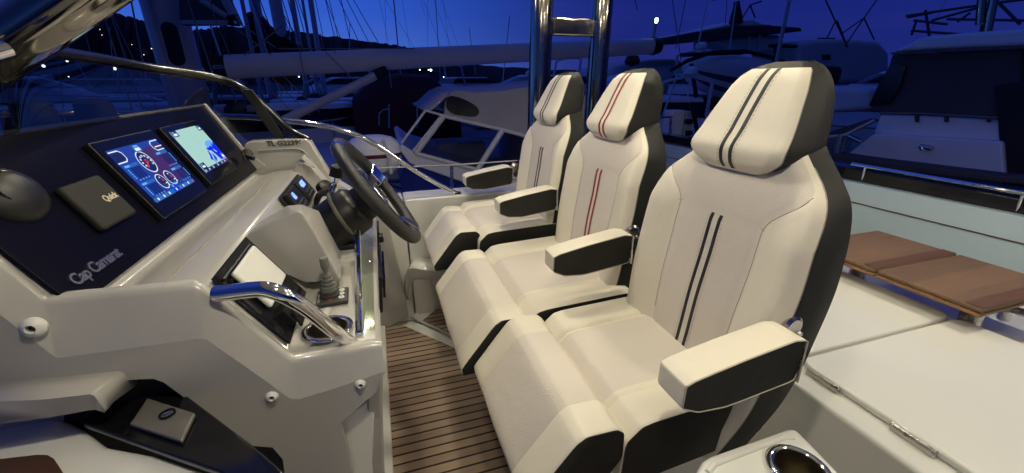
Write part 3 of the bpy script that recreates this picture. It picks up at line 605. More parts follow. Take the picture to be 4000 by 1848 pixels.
wl = MB(); wl.prism([onz(*p, 0.885) for p in [(-150, 1665), (60, 1640), (200, 1628), (260, 1640), (330, 1672), (420, 1740), (600, 1772), (830, 1850), (1000, 1930), (700, 2300), (-150, 2300)]], (0, 0, -0.05))
tag(wl.build('side_shelf', GELW, bevel=0.010), 'white moulded shelf at the bottom left under the lock cover', 'shelf')
tk = MB(); tk.prism([onz(*p, 0.8855) for p in [(-150, 1825), (0, 1802), (150, 1785), (190, 1786), (215, 1800), (300, 1930), (-150, 2000)]], (0, 0, 0.006))
tag(tk.build('teak_tread', mat('dark_teak_tread', (0.07, 0.032, 0.016), 0.5, noise=0.2, nscale=20), bevel=0.002), 'dark brown teak tread inset in the white shelf, bottom left', 'tread')

# ---- seats -----------------------------------------------------------
HW = [(0.58, .205), (0.75, .215), (0.92, .235), (1.03, .252), (1.10, .262), (1.15, .264), (1.19, .252), (1.225, .220), (1.26, .165), (1.29, .135), (1.33, .12)]
FX = [(0.58, .690), (0.75, .745), (0.92, .765), (1.03, .783), (1.13, .797), (1.20, .812), (1.29, .845), (1.33, .86)]
TH = [(0.58, .11), (0.92, .115), (1.10, .105), (1.20, .10), (1.33, .09)]
UB = [(0.58, .60), (1.06, .60), (1.12, .68), (1.17, .83), (1.21, .93), (1.24, .97), (1.4, .97)]
K_ = 1.033
def _kz(t): return [(1.45+(z-1.45)*K_, v*K_) for z, v in t]
HW, FX, TH = _kz(HW), _kz(FX), _kz(TH)
HW = [(0.55, .235), (0.70, .258), (0.85, .270), (1.00, .273), (1.10, .268), (1.16, .258), (1.20, .243), (1.24, .207), (1.275, .165), (1.31, .130), (1.34, .12)]
TH = [(0.55, .10), (0.92, .115), (1.10, .105), (1.20, .095), (1.34, .085)]
UB = [(0.50, .50), (1.115, .53), (1.14, .57), (1.17, .70), (1.20, .87), (1.225, .96), (1.5, .97)]
def back_front(z, u):
    hw = lerp_tab(HW, z); f = lerp_tab(FX, z); au = abs(u); ub = lerp_tab(UB, z)
    x = f
    if au > 0.5: x -= 0.026*math.sin(min(1, (au-0.5)/0.42)*math.pi*0.5)**1.3*min(1, max(0, (zk(1.24)-z)/0.12))
    if au > 0.90: t = (au-0.90)/0.10; x += 0.030*t*t
    x -= 0.004*math.cos(min(1, au/0.55)*math.pi/2)
    # soft groove along the panel seam
    x += 0.0045*math.exp(-((au-ub)/0.022)**2)+0.004*math.exp(-((z-zk(1.135))/0.006)**2)*(1 if au < ub else 0)
    return Vector((x, u*hw, z))
HF = [(1.245, .818), (1.27, .800), (1.293, .796), (1.34, .818), (1.42, .857), (1.455, .877), (1.475, .898), (1.486, .920), (1.490, .930)]
HHW = [(1.245, .082), (1.262, .112), (1.285, .137), (1.30, .139), (1.34, .131), (1.40, .114), (1.44, .100), (1.465, .084), (1.480, .064), (1.490, .035)]
HB = [(1.245, .87), (1.27, .935), (1.32, .960), (1.42, .978), (1.46, .972), (1.480, .968), (1.490, .966)]
HF, HHW, HB = _kz(HF), _kz(HHW), _kz(HB)
def zk(z): return 1.45+(z-1.45)*K_
def head_front(z, u):
    hw = lerp_tab(HHW, z); f = lerp_tab(HF, z); au = abs(u); x = f-0.006*(1-au*au)
    if au > 0.88: x += 0.016*((au-0.88)/0.12)**2
    return Vector((x, u*hw, z))
def pad(prof2, ys, mats_, matf, name, parent, yc, capmi=2, it=2, keep=0.11):
    """upholstered block: closed side profile (x,z) drawn through stations ys=[(y, inset)]"""
    P = smooth([(x, 0, z) for x, z in prof2], it, keep=keep); c_ = sum(P, Vector())/len(P); rows = []
    n = len(P)
    nor = []
    for i in range(n):
        t = P[(i+1) % n]-P[i-1]; v = Vector((t.z, 0, -t.x)).normalized()
        if v.dot(P[i]-c_) < 0: v = -v
        nor.append(v)
    for y, ins in ys: rows.append([Vector((p.x-nn.x*ins, yc+y, p.z-nn.z*ins)) for p, nn in zip(P, nor)])
    m = MB(); m.grid(rows, matf, closed=True, capa=True, capb=True, capmi=capmi)
    return m.build(name, mats_, parent, angle=60)
SMATS = [CREAM, PERF, CHAR, SEAM]
def stripes(fn, zs, us_fn, m, name, parent, yc, w, h=0.0016):
    for uy in us_fn:
        b = MB(); rows = []
        for z in zs:
            hw = lerp_tab(HW if fn is back_front else HHW, z); row = []
            for dy, hh_ in ((-w/2, -0.001), (-w/2, h), (w/2, h), (w/2, -0.001)):
                p = fn(z, (uy+dy)/hw); row.append(Vector((p.x-hh_, yc+p.y, p.z)))
            rows.append(row)
        b.grid(rows, 0); b.build(name, m, parent)
def stitch(fn, zs, y, parent, yc, m=STITCH):
    b = MB()
    for i, (z0, z1) in enumerate(zip(zs, zs[1:])):
        if i % 2: continue
        pp = []
        for z in (z0, z1):
            hw = lerp_tab(HW if fn is back_front else HHW, z); p = fn(z, y/hw); pp.append(Vector((p.x-0.0012, yc+p.y, p.z)))
        b.tube(pp, 0.0009, 4)
    b.build('stitching', m, parent)
def fl(a, b, n): return [a+(b-a)*i/(n-1) for i in range(n)]

def make_seat(yc, stripe, lab, cu, bo):
    s = empty('seat', (0.62, yc, 0.0), lab, 'seat', 'helm seats in a row')
    # backrest
    zs = fl(zk(0.58), zk(1.31), 50); rows = []
    for z in zs:
        ub = lerp_tab(UB, z); us = fl(-1, -ub, 9)[:-1]+fl(-ub, ub, 17)+fl(ub, 1, 9)[1:]
        fr = [back_front(z, u) for u in us]; hw = lerp_tab(HW, z); f = lerp_tab(FX, z); t = lerp_tab(TH, z)
        e = fr[-1].x; bx = f+t+0.02
        side = [(e+0.003, 1.004), (e+0.012, 1.006), ((e+bx)/2, 1.0), (bx-0.015, .985), (bx-0.003, .94), (bx, .8), (bx+0.003, .3), (bx+0.004, 0.0)]
        ring = fr+[Vector((x, hw*k, z)) for x, k in side]+[Vector((x, -hw*k, z)) for x, k in side[::-1][1:]]
        rows.append([Vector((p.x, p.y+yc, p.z)) for p in ring])
    def mf(i, j):
        if j < 8 or 24 <= j < 32: return 0
        if j < 24: return 1
        return 2
    m = MB(); m.grid(rows, mf, closed=True, capa=True, capb=True, capmi=2); bk_ = m.build('backrest', SMATS, s, angle=55)
    for sgn in (-1, 1):
        b = MB(); b.tube([back_front(z, sgn*1.0)+Vector((0.0015, yc, 0)) for z in fl(zk(0.60), zk(1.275), 50)], 0.0016, 5); b.build('edge_piping', SEAM, bk_)
    b = MB()
    for sgn in (-1, 1): b.tube([back_front(z, sgn*lerp_tab(UB, z))+Vector((-0.0008, yc, 0)) for z in fl(zk(0.80), zk(1.225), 40)], 0.0009, 4)
    b.tube([back_front(zk(1.135), u)+Vector((-0.0008, yc, 0)) for u in fl(-0.56, 0.56, 20)], 0.0009, 4); b.build('panel_seam', SEAM, bk_)
    zz = fl(zk(0.72), zk(1.133), 36)
    b_off = -0.006
    stripes(back_front, zz, (b_off-0.0145, b_off+0.0145), stripe, 'stripe', bk_, yc, 0.0095)
    for y in (b_off-0.026, b_off+0.026): stitch(back_front, fl(zk(0.73), zk(1.130), 81), y, bk_, yc)
    # headrest
    rows = []
    for z in fl(zk(1.245), zk(1.489), 34):
        fr = [head_front(z, u) for u in fl(-1, 1, 21)]; hw = lerp_tab(HHW, z); bx = lerp_tab(HB, z); e = fr[-1].x
        hb = hw*0.86+0.012
        side = [(e+0.004, hw*1.015), (e+0.02, hw*1.02), ((e+bx)/2, (hw+hb)/2+0.005), (bx-0.03, hb), (bx-0.008, hb*0.93), (bx, hb*0.75), (bx+0.003, hb*0.3), (bx+0.003, 0.0)]
        ring = fr+[Vector((x, k, z)) for x, k in side]+[Vector((x, -k, z)) for x, k in side[::-1][1:]]
        rows.append([Vector((p.x, p.y+yc, p.z)) for p in ring])
    m = MB(); m.grid(rows, lambda i, j: 0 if j < 20 and i < 31 else 2, closed=True, capa=True, capb=True, capmi=2); hd = m.build('headrest', SMATS, s, angle=60)
    stripes(head_front, fl(zk(1.250), zk(1.474), 34), (b_off*0.2-0.0150, b_off*0.2+0.0150), stripe, 'stripe', hd, yc, 0.0095)
    for y in (b_off*0.2-0.026, b_off*0.2+0.026): stitch(head_front, fl(zk(1.252), zk(1.472), 49), y, hd, yc)
    for sgn in (-1, 1): b = MB(); b.tube([head_front(z, sgn)+Vector((0.0015, yc, 0)) for z in fl(zk(1.255), zk(1.470), 30)], 0.0014, 5); b.build('edge_piping', SEAM, hd)
    # cushion: two raised wings and centre
    cy = (cu[0]+cu[1])/2; h = (cu[1]-cu[0])/2; dx, dz = cu[2], cu[3]; w = h*0.42
    ys = [(-h, .005), (-h+.002, .0015), (-h+.010, 0), (-h+w-.016, .000), (-h+w-.006, .003), (-h+w, .011), (-h+w+.006, .006), (-h+w+.016, .004), (0, .002), (h-w-.016, .004), (h-w-.006, .006), (h-w, .011), (h-w+.006, .003), (h-w+.016, .0), (h-.010, 0), (h-.002, .0015), (h, .005)]
    pad([(x+dx, z+dz) for x, z in [(0.445, 0.553), (0.400, 0.57), (0.405, 0.69), (0.445, 0.726), (0.48, 0.732), (0.78, 0.742), (0.82, 0.735), (0.82, 0.59), (0.62, 0.568)]], ys, SMATS,
        lambda i, j: 2 if i in (0, 15) else (1 if 7 <= i <= 8 else 0), 'seat_cushion', s, cy)
    b = MB(); b.box((0.50+dx, cy-0.22, 0.50), (0.76+dx, cy+0.22, 0.597+dz)); b.build('cushion_base', WHITEP, s, bevel=0.01)
    # flip-up thigh bolster
    cy = (bo[0]+bo[1])/2; h = (bo[1]-bo[0])/2; dx, dz = bo[2], bo[3]; w = 0.10
    ys = [(-h, .005), (-h+.002, .0015), (-h+.010, 0), (-h+w-.004, 0), (-h+w, .0035), (-h+w+.004, .001), (0, -.0015), (h-w-.004, .001), (h-w, .0035), (h-w+.004, 0), (h-.010, 0), (h-.002, .0015), (h, .005)]
    pad([(x+dx, z+dz) for x, z in [(0.190, 0.588), (0.186, 0.618), (0.300, 0.760), (0.326, 0.775), (0.400, 0.772), (0.420, 0.755), (0.422, 0.680), (0.385, 0.632), (0.25, 0.590)]], ys, SMATS,
        lambda i, j: 2 if i in (0, 11) else (1 if 4 <= i <= 7 else 0), 'thigh_bolster', s, cy)
    b = MB(); b.box((0.385+dx, cy-0.18, 0.54), (0.44+dx, cy+0.18, 0.63+dz)); b.build('bolster_hinge', BLACKM, s)
    return s
def armrest(par, y, x0=0.0, lab=None, zo=0.0, w=0.078):
    pr = [(0.490, 0.920), (0.489, 0.868), (0.530, 0.848), (0.60, 0.842), (0.768, 0.862), (0.780, 0.90), (0.776, 0.960), (0.745, 0.966), (0.62, 0.948), (0.51, 0.928)]
    P = smooth([(x+x0, 0, z+zo) for x, z in pr], 2, keep=0.07); c_ = sum(P, Vector())/len(P); rows = []
    for yy, sc in [(y, .985), (y+.002, .996), (y+.008, 1.0), (y+w-.012, 1.0), (y+w-.005, .99), (y+w, .965)]:
        rows.append([Vector((c_.x+(p.x-c_.x)*(1+(sc-1)*0.5), yy, c_.z+(p.z-c_.z)*sc)) for p in P])
    m = MB(); m.grid(rows, lambda i, j: 1 if i == 0 else 0, closed=True, capa=True, capb=True, capmi=1); a = m.build('armrest', [CREAM, CHAR], par, angle=50)
    m = MB(); m.tube([r for r in rows[0]]+[rows[0][0]], 0.0016, 5); m.build('edge_piping', SEAM if y > 0.6 else STITCH, a)
    m = MB(); m.prism([(0.765+x0, y+0.074, 0.90+zo), (0.86+x0, y+0.074, 0.885+zo), (0.88+x0, y+0.074, 0.990+zo), (0.80+x0, y+0.074, 0.985+zo)], (0, 0.008, 0)); m.lathe([(0, .0), (0.026, .0), (0.028, .012), (0.020, .018), (0, .018)], (0.815+x0, y+0.074, 0.945+zo), (0, -1, 0), 24); m.lathe([(0, 0), (0.006, 0), (0.005, 0.006), (0, 0.007)], (0.83+x0, y+0.056, 0.93+zo), (0, -1, 0), 10)
    pb = m.build('pivot_bracket', STEEL, a)
    m = MB(); m.tube([(0.775+x0, y+0.0, 0.958+zo), (0.775+x0, y-0.003, 0.86+zo)], 0.0035, 6); m.build('end_pin', STEEL, a)
    return a
S1 = make_seat(0.822, STRB, 'largest, nearest cream helm seat with twin black stripes and black side panels', (.587, 1.10, .045, 0), (.587, 1.092, .026, -.032))
S2 = make_seat(1.442, STRR, 'middle cream helm seat with twin red stripes', (1.115, 1.74, .0, 0), (1.100, 1.72, -.012, -.045))
S3 = make_seat(2.062, STRB, 'farthest cream helm seat with twin black stripes, beside the side wall', (1.79, 2.37, .0, .042), (1.835, 2.30, 0, 0))
armrest(S1, 0.487); armrest(S2, 1.105, zo=0.004); armrest(S3, 1.745, x0=0.005, zo=0.008, w=0.092); armrest(S3, 2.33, x0=-0.03, zo=0.004, w=0.11)
# common seat box
sb = MB(); sb.prism([(0.36, 0.66, 0.0), (0.44, 0.66, 0.54), (0.80, 0.66, 0.54), (0.93, 0.66, 0.40), (0.93, 0.66, 0.0)], (0, 1.66, 0)); sbo = sb.build('seat_box', GELW, bevel=0.02)
tag(sbo, 'long white moulded box that carries the three helm seats', 'seat box')

# ---- moulded shelf by the camera with second cup holder
ZC = 0.80
dk = empty('side_locker', (0.65, 0.35, 0.0), 'white moulded locker top with raised lip, bottom right', 'locker')
m = MB(); m.prism([onz(*p, ZC) for p in [(2680, 1990), (2712, 1848), (2742, 1792), (2775, 1772), (3070, 1668), (3108, 1664), (3290, 1848), (3450, 1990)]], (0, 0, -0.80)); ltop = m.build('locker_top', GELW, dk, bevel=0.014, bseg=4)
m = MB(); m.tube([onz(*p, ZC-0.001) for p in [(2765, 1848), (2790, 1815), (3060, 1712), (3098, 1712)]], 0.006, 10); m.build('raised_lip', GELW, dk)
cut_hole(ltop, onz(3118, 1838, ZC), 0.041); cupholder(onz(3118, 1838, ZC), 0.052, 'stainless cup holder in the white locker top, bottom right')

# ---- sunpad module and hatches
ZH = 0.60
sp0 = MB(); a = onz(3122, 1405, ZH)
sp0.prism([(1.135, -0.9, 0.0), (1.135, 2.42, 0.0), (1.135, 2.42, ZH-0.024), (1.135, -0.9, ZH-0.024)], (0.925, 0, 0)); tag(sp0.build('sunpad_base', GELW, bevel=0.014), 'long white moulded locker box under the cockpit hatches', 'locker box')
def hatch(y0, y1, lab, hinges):
    h = empty('locker_hatch', (1.6, (y0+y1)/2, ZH), lab, 'hatch', 'white locker hatches')
    m = MB(); N = 5; r = 0.045; pts = []
    for cx_, cy_, a0 in [(2.03-r, y1-r, 0), (1.222+r, y1-r, 90), (1.222+r, y0+r, 180), (2.03-r, y0+r, 270)]:
        for k in range(N): t = math.radians(a0+90*k/(N-1)); pts.append((cx_+r*math.cos(t), cy_+r*math.sin(t), ZH-0.024))
    m.prism(pts, (0, 0, 0.024)); m.build('hatch_lid', GELW, h, bevel=0.009, bseg=4)
    for y in hinges:
        b = MB()
        for k in range(5): b.tube([(1.214, y+k*0.020, ZH-0.006), (1.214, y+0.0185+k*0.020, ZH-0.006)], 0.0055, 10)
        b.box((1.2105, y, ZH-0.028), (1.2205, y+0.0985, ZH-0.012)); b.build('hinge', STEEL, h)
hy1 = onz(3122, 1400, ZH).y
hatch(-0.60, hy1, 'nearer white locker hatch with two steel hinges along its front edge', [onz(3230, 1468, ZH).y-0.05, onz(3580, 1700, ZH).y-0.05])
hatch(hy1+0.012, hy1+0.60, 'farther white locker hatch, partly behind the nearest seat', [])
# ---- folding teak table on two steel legs
ZT = 0.70
tb_ = empty('cockpit_table', (2.2, 0.9, 0.0), 'varnished teak folding table with two leaves on steel legs', 'table')
e0, e1, e2, e3 = onz(3265, 1005, ZT), onz(3847, 1208, ZT), onz(4000, 1060, ZT), onz(3449, 913, ZT)
xs0, xs1 = 1.935, 2.47; ya, ymid = 0.62, 0.5
g1 = onz(3437, 1051, ZT).y
def leaf(y0, y1):
    m = MB(); m.box((xs0, y0, ZT-0.020), (xs1, y1, ZT), 0); l = m.build('table_leaf', [TEAKT], tb_, bevel=0.008)
    m = MB(); m.box((xs0-0.003, y0, ZT-0.034), (xs1+0.003, y1, ZT-0.021), 0); m.build('edge_band', [TEAKE], l, bevel=0.004)
    m = MB(); m.box((xs0+0.004, y0+0.004, ZT+0.0006), (xs1-0.004, y0+0.055, ZT+0.0018)); m.build('end_batten', [mat('dark_teak', (0.12, 0.06, 0.03), 0.5, noise=0.2, nscale=30)], l)
leaf(g1+0.003, g1+0.34); leaf(e1.y, g1-0.003)
for p in [(3345, 1082), (3795, 1232)]:
    a = onx(*p, 2.10); m = MB(); m.tube([(2.10, a.y, 0.45), (2.10, a.y, ZT-0.025)], 0.033, 20); m.build('table_leg', STEEL, tb_)
# aft cockpit bench & transom under the table
ab = MB(); ab.box((2.07, -0.9, 0.0), (3.0, 2.42, 0.46)); tag(ab.build('aft_bench', GELW, bevel=0.02), 'low white moulded bench beneath the teak table', 'bench')

# ---- chrome posts (T-top legs) with rung, far side and the near leg at top left
def pillar(name, pts, r, lab, sx_=1.0):
    o = MB(); o.tube(pts, r, 24); x = o.build(name, CHROME); tag(x, lab, 'post', 'chrome hardtop posts'); return x
y_ = 2.48
tt = empty('chrome_post_pair', (1.0, y_, 0.8), 'pair of thick chrome posts joined by one rung behind the farther seats', 'hardtop leg', 'chrome hardtop legs')
for (xa, xb, ra) in [(2075, 2160, 0), (2318, 2392, 0)]:
    c_ = ony((xa+xb)/2, 0, y_); rr = (ony(xb, 0, y_)-ony(xa, 0, y_)).length/2
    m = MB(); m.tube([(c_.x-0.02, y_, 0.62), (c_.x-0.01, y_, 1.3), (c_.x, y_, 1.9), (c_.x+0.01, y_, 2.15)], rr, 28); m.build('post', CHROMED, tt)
xa, xb = ony(2162, 0, y_).x, ony(2318, 0, y_).x
zt, zb = ony(2240, 72, y_).z, ony(2240, 142, y_).z
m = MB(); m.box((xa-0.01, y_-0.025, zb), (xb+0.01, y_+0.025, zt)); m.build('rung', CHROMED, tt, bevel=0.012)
A = ony(-330, 418, 1.10); B = ony(0, 190, 1.10); C = ony(272, 0, 1.10); D = C+(C-A)*3.2

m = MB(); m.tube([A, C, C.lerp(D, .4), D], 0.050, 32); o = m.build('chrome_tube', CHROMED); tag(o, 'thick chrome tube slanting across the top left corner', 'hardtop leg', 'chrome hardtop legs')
m = MB(); m.tube([ony(-60, 215, 0.93), ony(30, 190, 0.955)], 0.012, 12); tag(m.build('clamp', CHROME), 'small polished clamp at the left end of the slanting tube', 'clamp')

# ---- hardtop with overhead downlights and a few added ones (above the frame)
ht = empty('hardtop', (0.9, 1.1, 2.15), 'white hardtop roof with round ceiling lamps', 'roof')
m = MB(); m.box((-0.62, -1.35, 2.13), (2.6, 2.60, 2.20)); m.build('roof_panel', GELW, ht, bevel=0.03)  # near edge carried out behind the viewer to shut off blue sky light
LAMPM = mat('lamp_lens', (0.8, 0.8, 0.8), 0.3, emit=(1.0, 0.80, 0.50), estr=30)
LAMPS = [(0.10, 0.30, 8.4), (0.20, 1.55, 7.0), (0.85, 1.10, 3.6), (1.35, 0.05, 6.4), (1.55, 1.65, 5.6), (2.40, 0.6, 12), (-0.25, 2.35, 6.5), (1.25, 2.40, 6)]  # last entries are added lamps brightening the stern hull, boom and nearby boats
LLAB = ['round downlight over the near end of the console', 'round downlight over the steering wheel', 'round downlight over the seats', 'round downlight over the near hatch', 'round downlight over the far hatch', 'added aft downlight over the teak table, brightening the hull astern', 'added downlight at the far forward corner of the hardtop, brightening the boom and boats outside', 'added downlight at the far edge of the hardtop, brightening the boats outside']
for (x, y, w), lb_ in zip(LAMPS, LLAB):
    lf = empty('ceiling_lamp', (x, y, 2.13), lb_, 'lamp', 'hardtop downlights')
    m = MB(); m.lathe([(0.0, -0.004), (0.035, -0.004)], (x, y, 2.13), seg=24); m.build('lens', LAMPM, lf)
    m = MB(); m.lathe([(0.035, -0.006), (0.045, -0.006), (0.047, 0.0)], (x, y, 2.13), seg=24); m.build('bezel', CHROME, lf)
    l = bpy.data.lights.new('downlight', 'AREA'); l.shape = 'DISK'; l.size = 0.085; l.energy = w; l.color = (1.0, 0.91, 0.70); lo = bpy.data.objects.new('downlight', l); COL.objects.link(lo); lo.parent = lf; lo.location = (0, 0, -0.012)

# ================================================================== WINDSHIELD AND RAILS OF OUR BOAT
ws = empty('windshield', (-0.5, 1.6, 1.3), 'smoked windshield with a black curved top frame ahead of the dash', 'windshield')
TOPB = [(-160, 172, 1.0), (0, 180, 1.2), (130, 193, 1.42), (400, 233, 1.75), (600, 268, 1.95), (830, 303, 2.10), (950, 350, 2.12), (1050, 432, 2.12), (1130, 508, 2.10), (1205, 548, 2.06)]
tp_ = curve([ony(*p) for p in TOPB], 5)
m = MB(); m.tube(tp_, 0.0175, 16); m.build('top_frame', mat('satin_black_metal', (0.012, 0.012, 0.013), 0.22, spec=0.6), ws)
BOT = [(-160, 560, 0.75), (0, 534, 0.86), (130, 510, 1.0), (400, 472, 1.3), (600, 442, 1.62), (800, 412, 2.05), (900, 480, 2.12), (975, 552, 2.12), (1100, 550, 2.10), (1190, 548, 2.07)]
bt_ = curve([ony(*p) for p in BOT], 5)
m = MB(); m.grid([tp_, [a.lerp(b_, 0.5) for a, b_ in zip(tp_, bt_)], bt_]); o = m.build('glass_pane', GLASS, ws, angle=80)
m = MB(); m.prism([ony(*p) for p in [(935, 345, 2.10), (985, 352, 2.10), (1120, 545, 2.10), (1075, 548, 2.10)]], (0, 0.02, 0)); m.build('side_pillar', BLACKM, ws, bevel=0.003)
def rail(pts, r, name, lab, cat='rail', m_=None, par=None):
    m = MB(); m.tube(curve([ony(*p) for p in pts], 6), r, 12); o = m.build(name, m_ or CHROME, par)
    if par is None: tag(o, lab, cat)
    return o
rail([(860, 455, 2.40), (1000, 460, 2.4), (1240, 487, 2.40), (1400, 530, 2.40), (1520, 600, 2.42), (1660, 690, 2.44), (1812, 772, 2.46)], 0.0145, 'side_rail', 'polished side rail sweeping down to the gunwale beyond the wheel')
m = MB(); a = ony(1800, 768, 2.46); m.lathe([(0.0, 0), (0.035, 0), (0.03, 0.016), (0.016, 0.03), (0, 0.03)], a-Vector((0, 0, 0.02)), seg=18); m.box(a-Vector((0.04, 0.02, 0.0)), a+Vector((0.0, 0.02, 0.03))); tag(m.build('rail_foot', BLACKM), 'black foot where the side rail meets the gunwale', 'rail foot')
rail([(-120, 428, 2.6), (0, 438, 2.6), (300, 440, 2.7), (470, 445, 2.8), (600, 450, 2.8)], 0.016, 'bow_rail', 'brass-toned bow rail seen low through the windshield', m_=mat('warm_steel', (0.8, 0.66, 0.42), 0.15, metal=1.0))
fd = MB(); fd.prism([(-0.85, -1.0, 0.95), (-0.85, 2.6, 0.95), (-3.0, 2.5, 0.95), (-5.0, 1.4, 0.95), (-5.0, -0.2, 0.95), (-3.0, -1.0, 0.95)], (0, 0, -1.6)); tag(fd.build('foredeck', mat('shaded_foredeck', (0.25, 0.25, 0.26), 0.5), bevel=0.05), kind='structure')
for x in (145, 385):
    a = ony(x, 470, 2.0); m = MB(); m.lathe([(0, -0.1), (0.05, -0.1), (0.06, 0.0), (0.055, 0.06), (0.03, 0.075), (0, 0.078)], a, seg=20); tag(m.build('deck_vent', BLACKM), 'black rounded deck fitting ahead of the dash, %s' % ('left one of the two' if x < 200 else 'right one of the two'), 'deck fitting', 'deck fittings beyond the windshield')

# ================================================================== WATER, HILLS, SHORE
WZ = -0.95
wm = mat('dark_water', (0.004, 0.006, 0.012), 0.12, bump=0.6, bscale=3.0)
m = MB(); m.add([(-3000, -3000, WZ), (3000, -3000, WZ), (3000, 3000, WZ), (-3000, 3000, WZ)], [(0, 1, 2, 3)]); tag(m.build('water', wm), kind='structure')
HILLM = mat('night_hillside', (0.010, 0.012, 0.012), 0.95, noise=0.4, nscale=0.02)
def hills(name, pts, y, back):
    top = []
    for i, (px, py) in enumerate(pts): top.append(ony(px, py, y))
    fine = curve(top, 8); rr = random.Random(3)
    fine = [p+Vector((0, 0, rr.uniform(-.0022, .0022)*y)) for p in fine]
    m = MB(); m.grid([[Vector((p.x*0.9, y*0.82, WZ-1)) for p in fine], [Vector((p.x*0.96, y*0.93, WZ+(p.z-WZ)*0.55+rr.uniform(-1, 1)*0.012*y)) for p in fine], fine, [Vector((p.x*1.1, y*back, WZ+(p.z-WZ)*0.6)) for p in fine], [Vector((p.x*1.2, y*back*1.2, WZ-1)) for p in fine]])
    tag(m.build(name, HILLM, angle=80), kind='structure')
hills('hills', [(-2500, 200), (-1200, -40), (-500, -110), (0, -90), (200, -50), (350, 18), (420, 45), (500, 66), (575, 86), (700, 116), (760, 119), (830, 107), (880, 100), (950, 110), (1050, 115), (1150, 122), (1300, 143), (1450, 163), (1560, 178), (1640, 196), (1800, 240), (2100, 270), (2600, 280), (3400, 285), (5200, 290)], 700.0, 1.5)
SH = mat('shore_light', (0, 0, 0), 0.5, emit=(1.0, 0.80, 0.52), estr=3)
SHW = mat('shore_light_white', (0, 0, 0), 0.5, emit=(0.95, 0.96, 0.92), estr=5)
lights = [(170, 258, 130, .55), (262, 238, 130, .45), (448, 268, 130, .6), (268, 300, 60, .1), (540, 157, 560, .7), (592, 190, 560, .8), (562, 214, 560, .6), (390, 115, 560, .5), (398, 137, 560, .5), (429, 143, 560, .5), (515, 174, 560, .5), (345, 114, 560, .4), (1640, 273, 130, .28), (1683, 274, 130, .55), (1673, 273, 130, .25), (1733, 301, 110, .2), (780, 260, 300, .4), (1168, 300, 90, .16), (1055, 293, 90, .2)]
places = ['bright lamp low at the far left shore', 'lamp just right of the brightest left one', 'bright lamp seen over the middle of the windshield', 'dim lamp under the left shore lamps', 'hillside lamp left of the big mast', 'hillside lamp nearest the big mast', 'hillside lamp lowest beside the mast', 'small hillside lamp high at left', 'small hillside lamp under the highest one', 'small hillside lamp at the end of a row', 'faint hillside lamp between the stays', 'faintest hillside lamp at the left of the row', 'small shore lamp left of the bright one over the red cover', 'brightest shore lamp over the dark red cover', 'tiny lamp touching the bright one over the red cover', 'small lamp by the wheel arch of a far boat', 'faint lamp under the slanting stay', 'small white lamp under the boom', 'small lamp beneath the left end of the boom']
for (px, py, y, r), lab in zip(lights, places):
    m = MB(); c_ = ony(px, py, y); r *= 0.6; m.lathe([(0, -r), (r*.7, -r*.7), (r, 0), (r*.7, r*.7), (0, r)], c_, seg=8); tag(m.build('shore_lamp', SH if y > 200 else SHW), lab, 'lamp', 'lamps along the shore')

# ================================================================== NEIGHBOURING BOATS
WH = mat('boat_white', (0.80, 0.80, 0.82), 0.4, noise=0.06, nscale=2)
WH2 = mat('boat_pale_grey', (0.58, 0.58, 0.60), 0.5, noise=0.08, nscale=3)
SPAR = mat('spar_grey', (0.58, 0.56, 0.58), 0.45, noise=0.05, nscale=4)
DWIN = mat('boat_window', (0.01, 0.01, 0.014), 0.15)
CANV = mat('canvas_grey', (0.44, 0.42, 0.45), 0.85, noise=0.12, nscale=5, bump=0.3, bscale=40)
CANVD = mat('canvas_dark', (0.075, 0.066, 0.066), 0.85, noise=0.25, nscale=2.5, bump=0.3, bscale=40)
REDC = mat('dark_red_cover', (0.075, 0.010, 0.014), 0.85, noise=0.4, nscale=1.5)
BLUEH = mat('blue_hull', (0.012, 0.025, 0.22), 0.35)
ROPE = mat('rope', (0.30, 0.27, 0.24), 0.9); WIRE = mat('rig_wire', (0.13, 0.13, 0.15), 0.5)
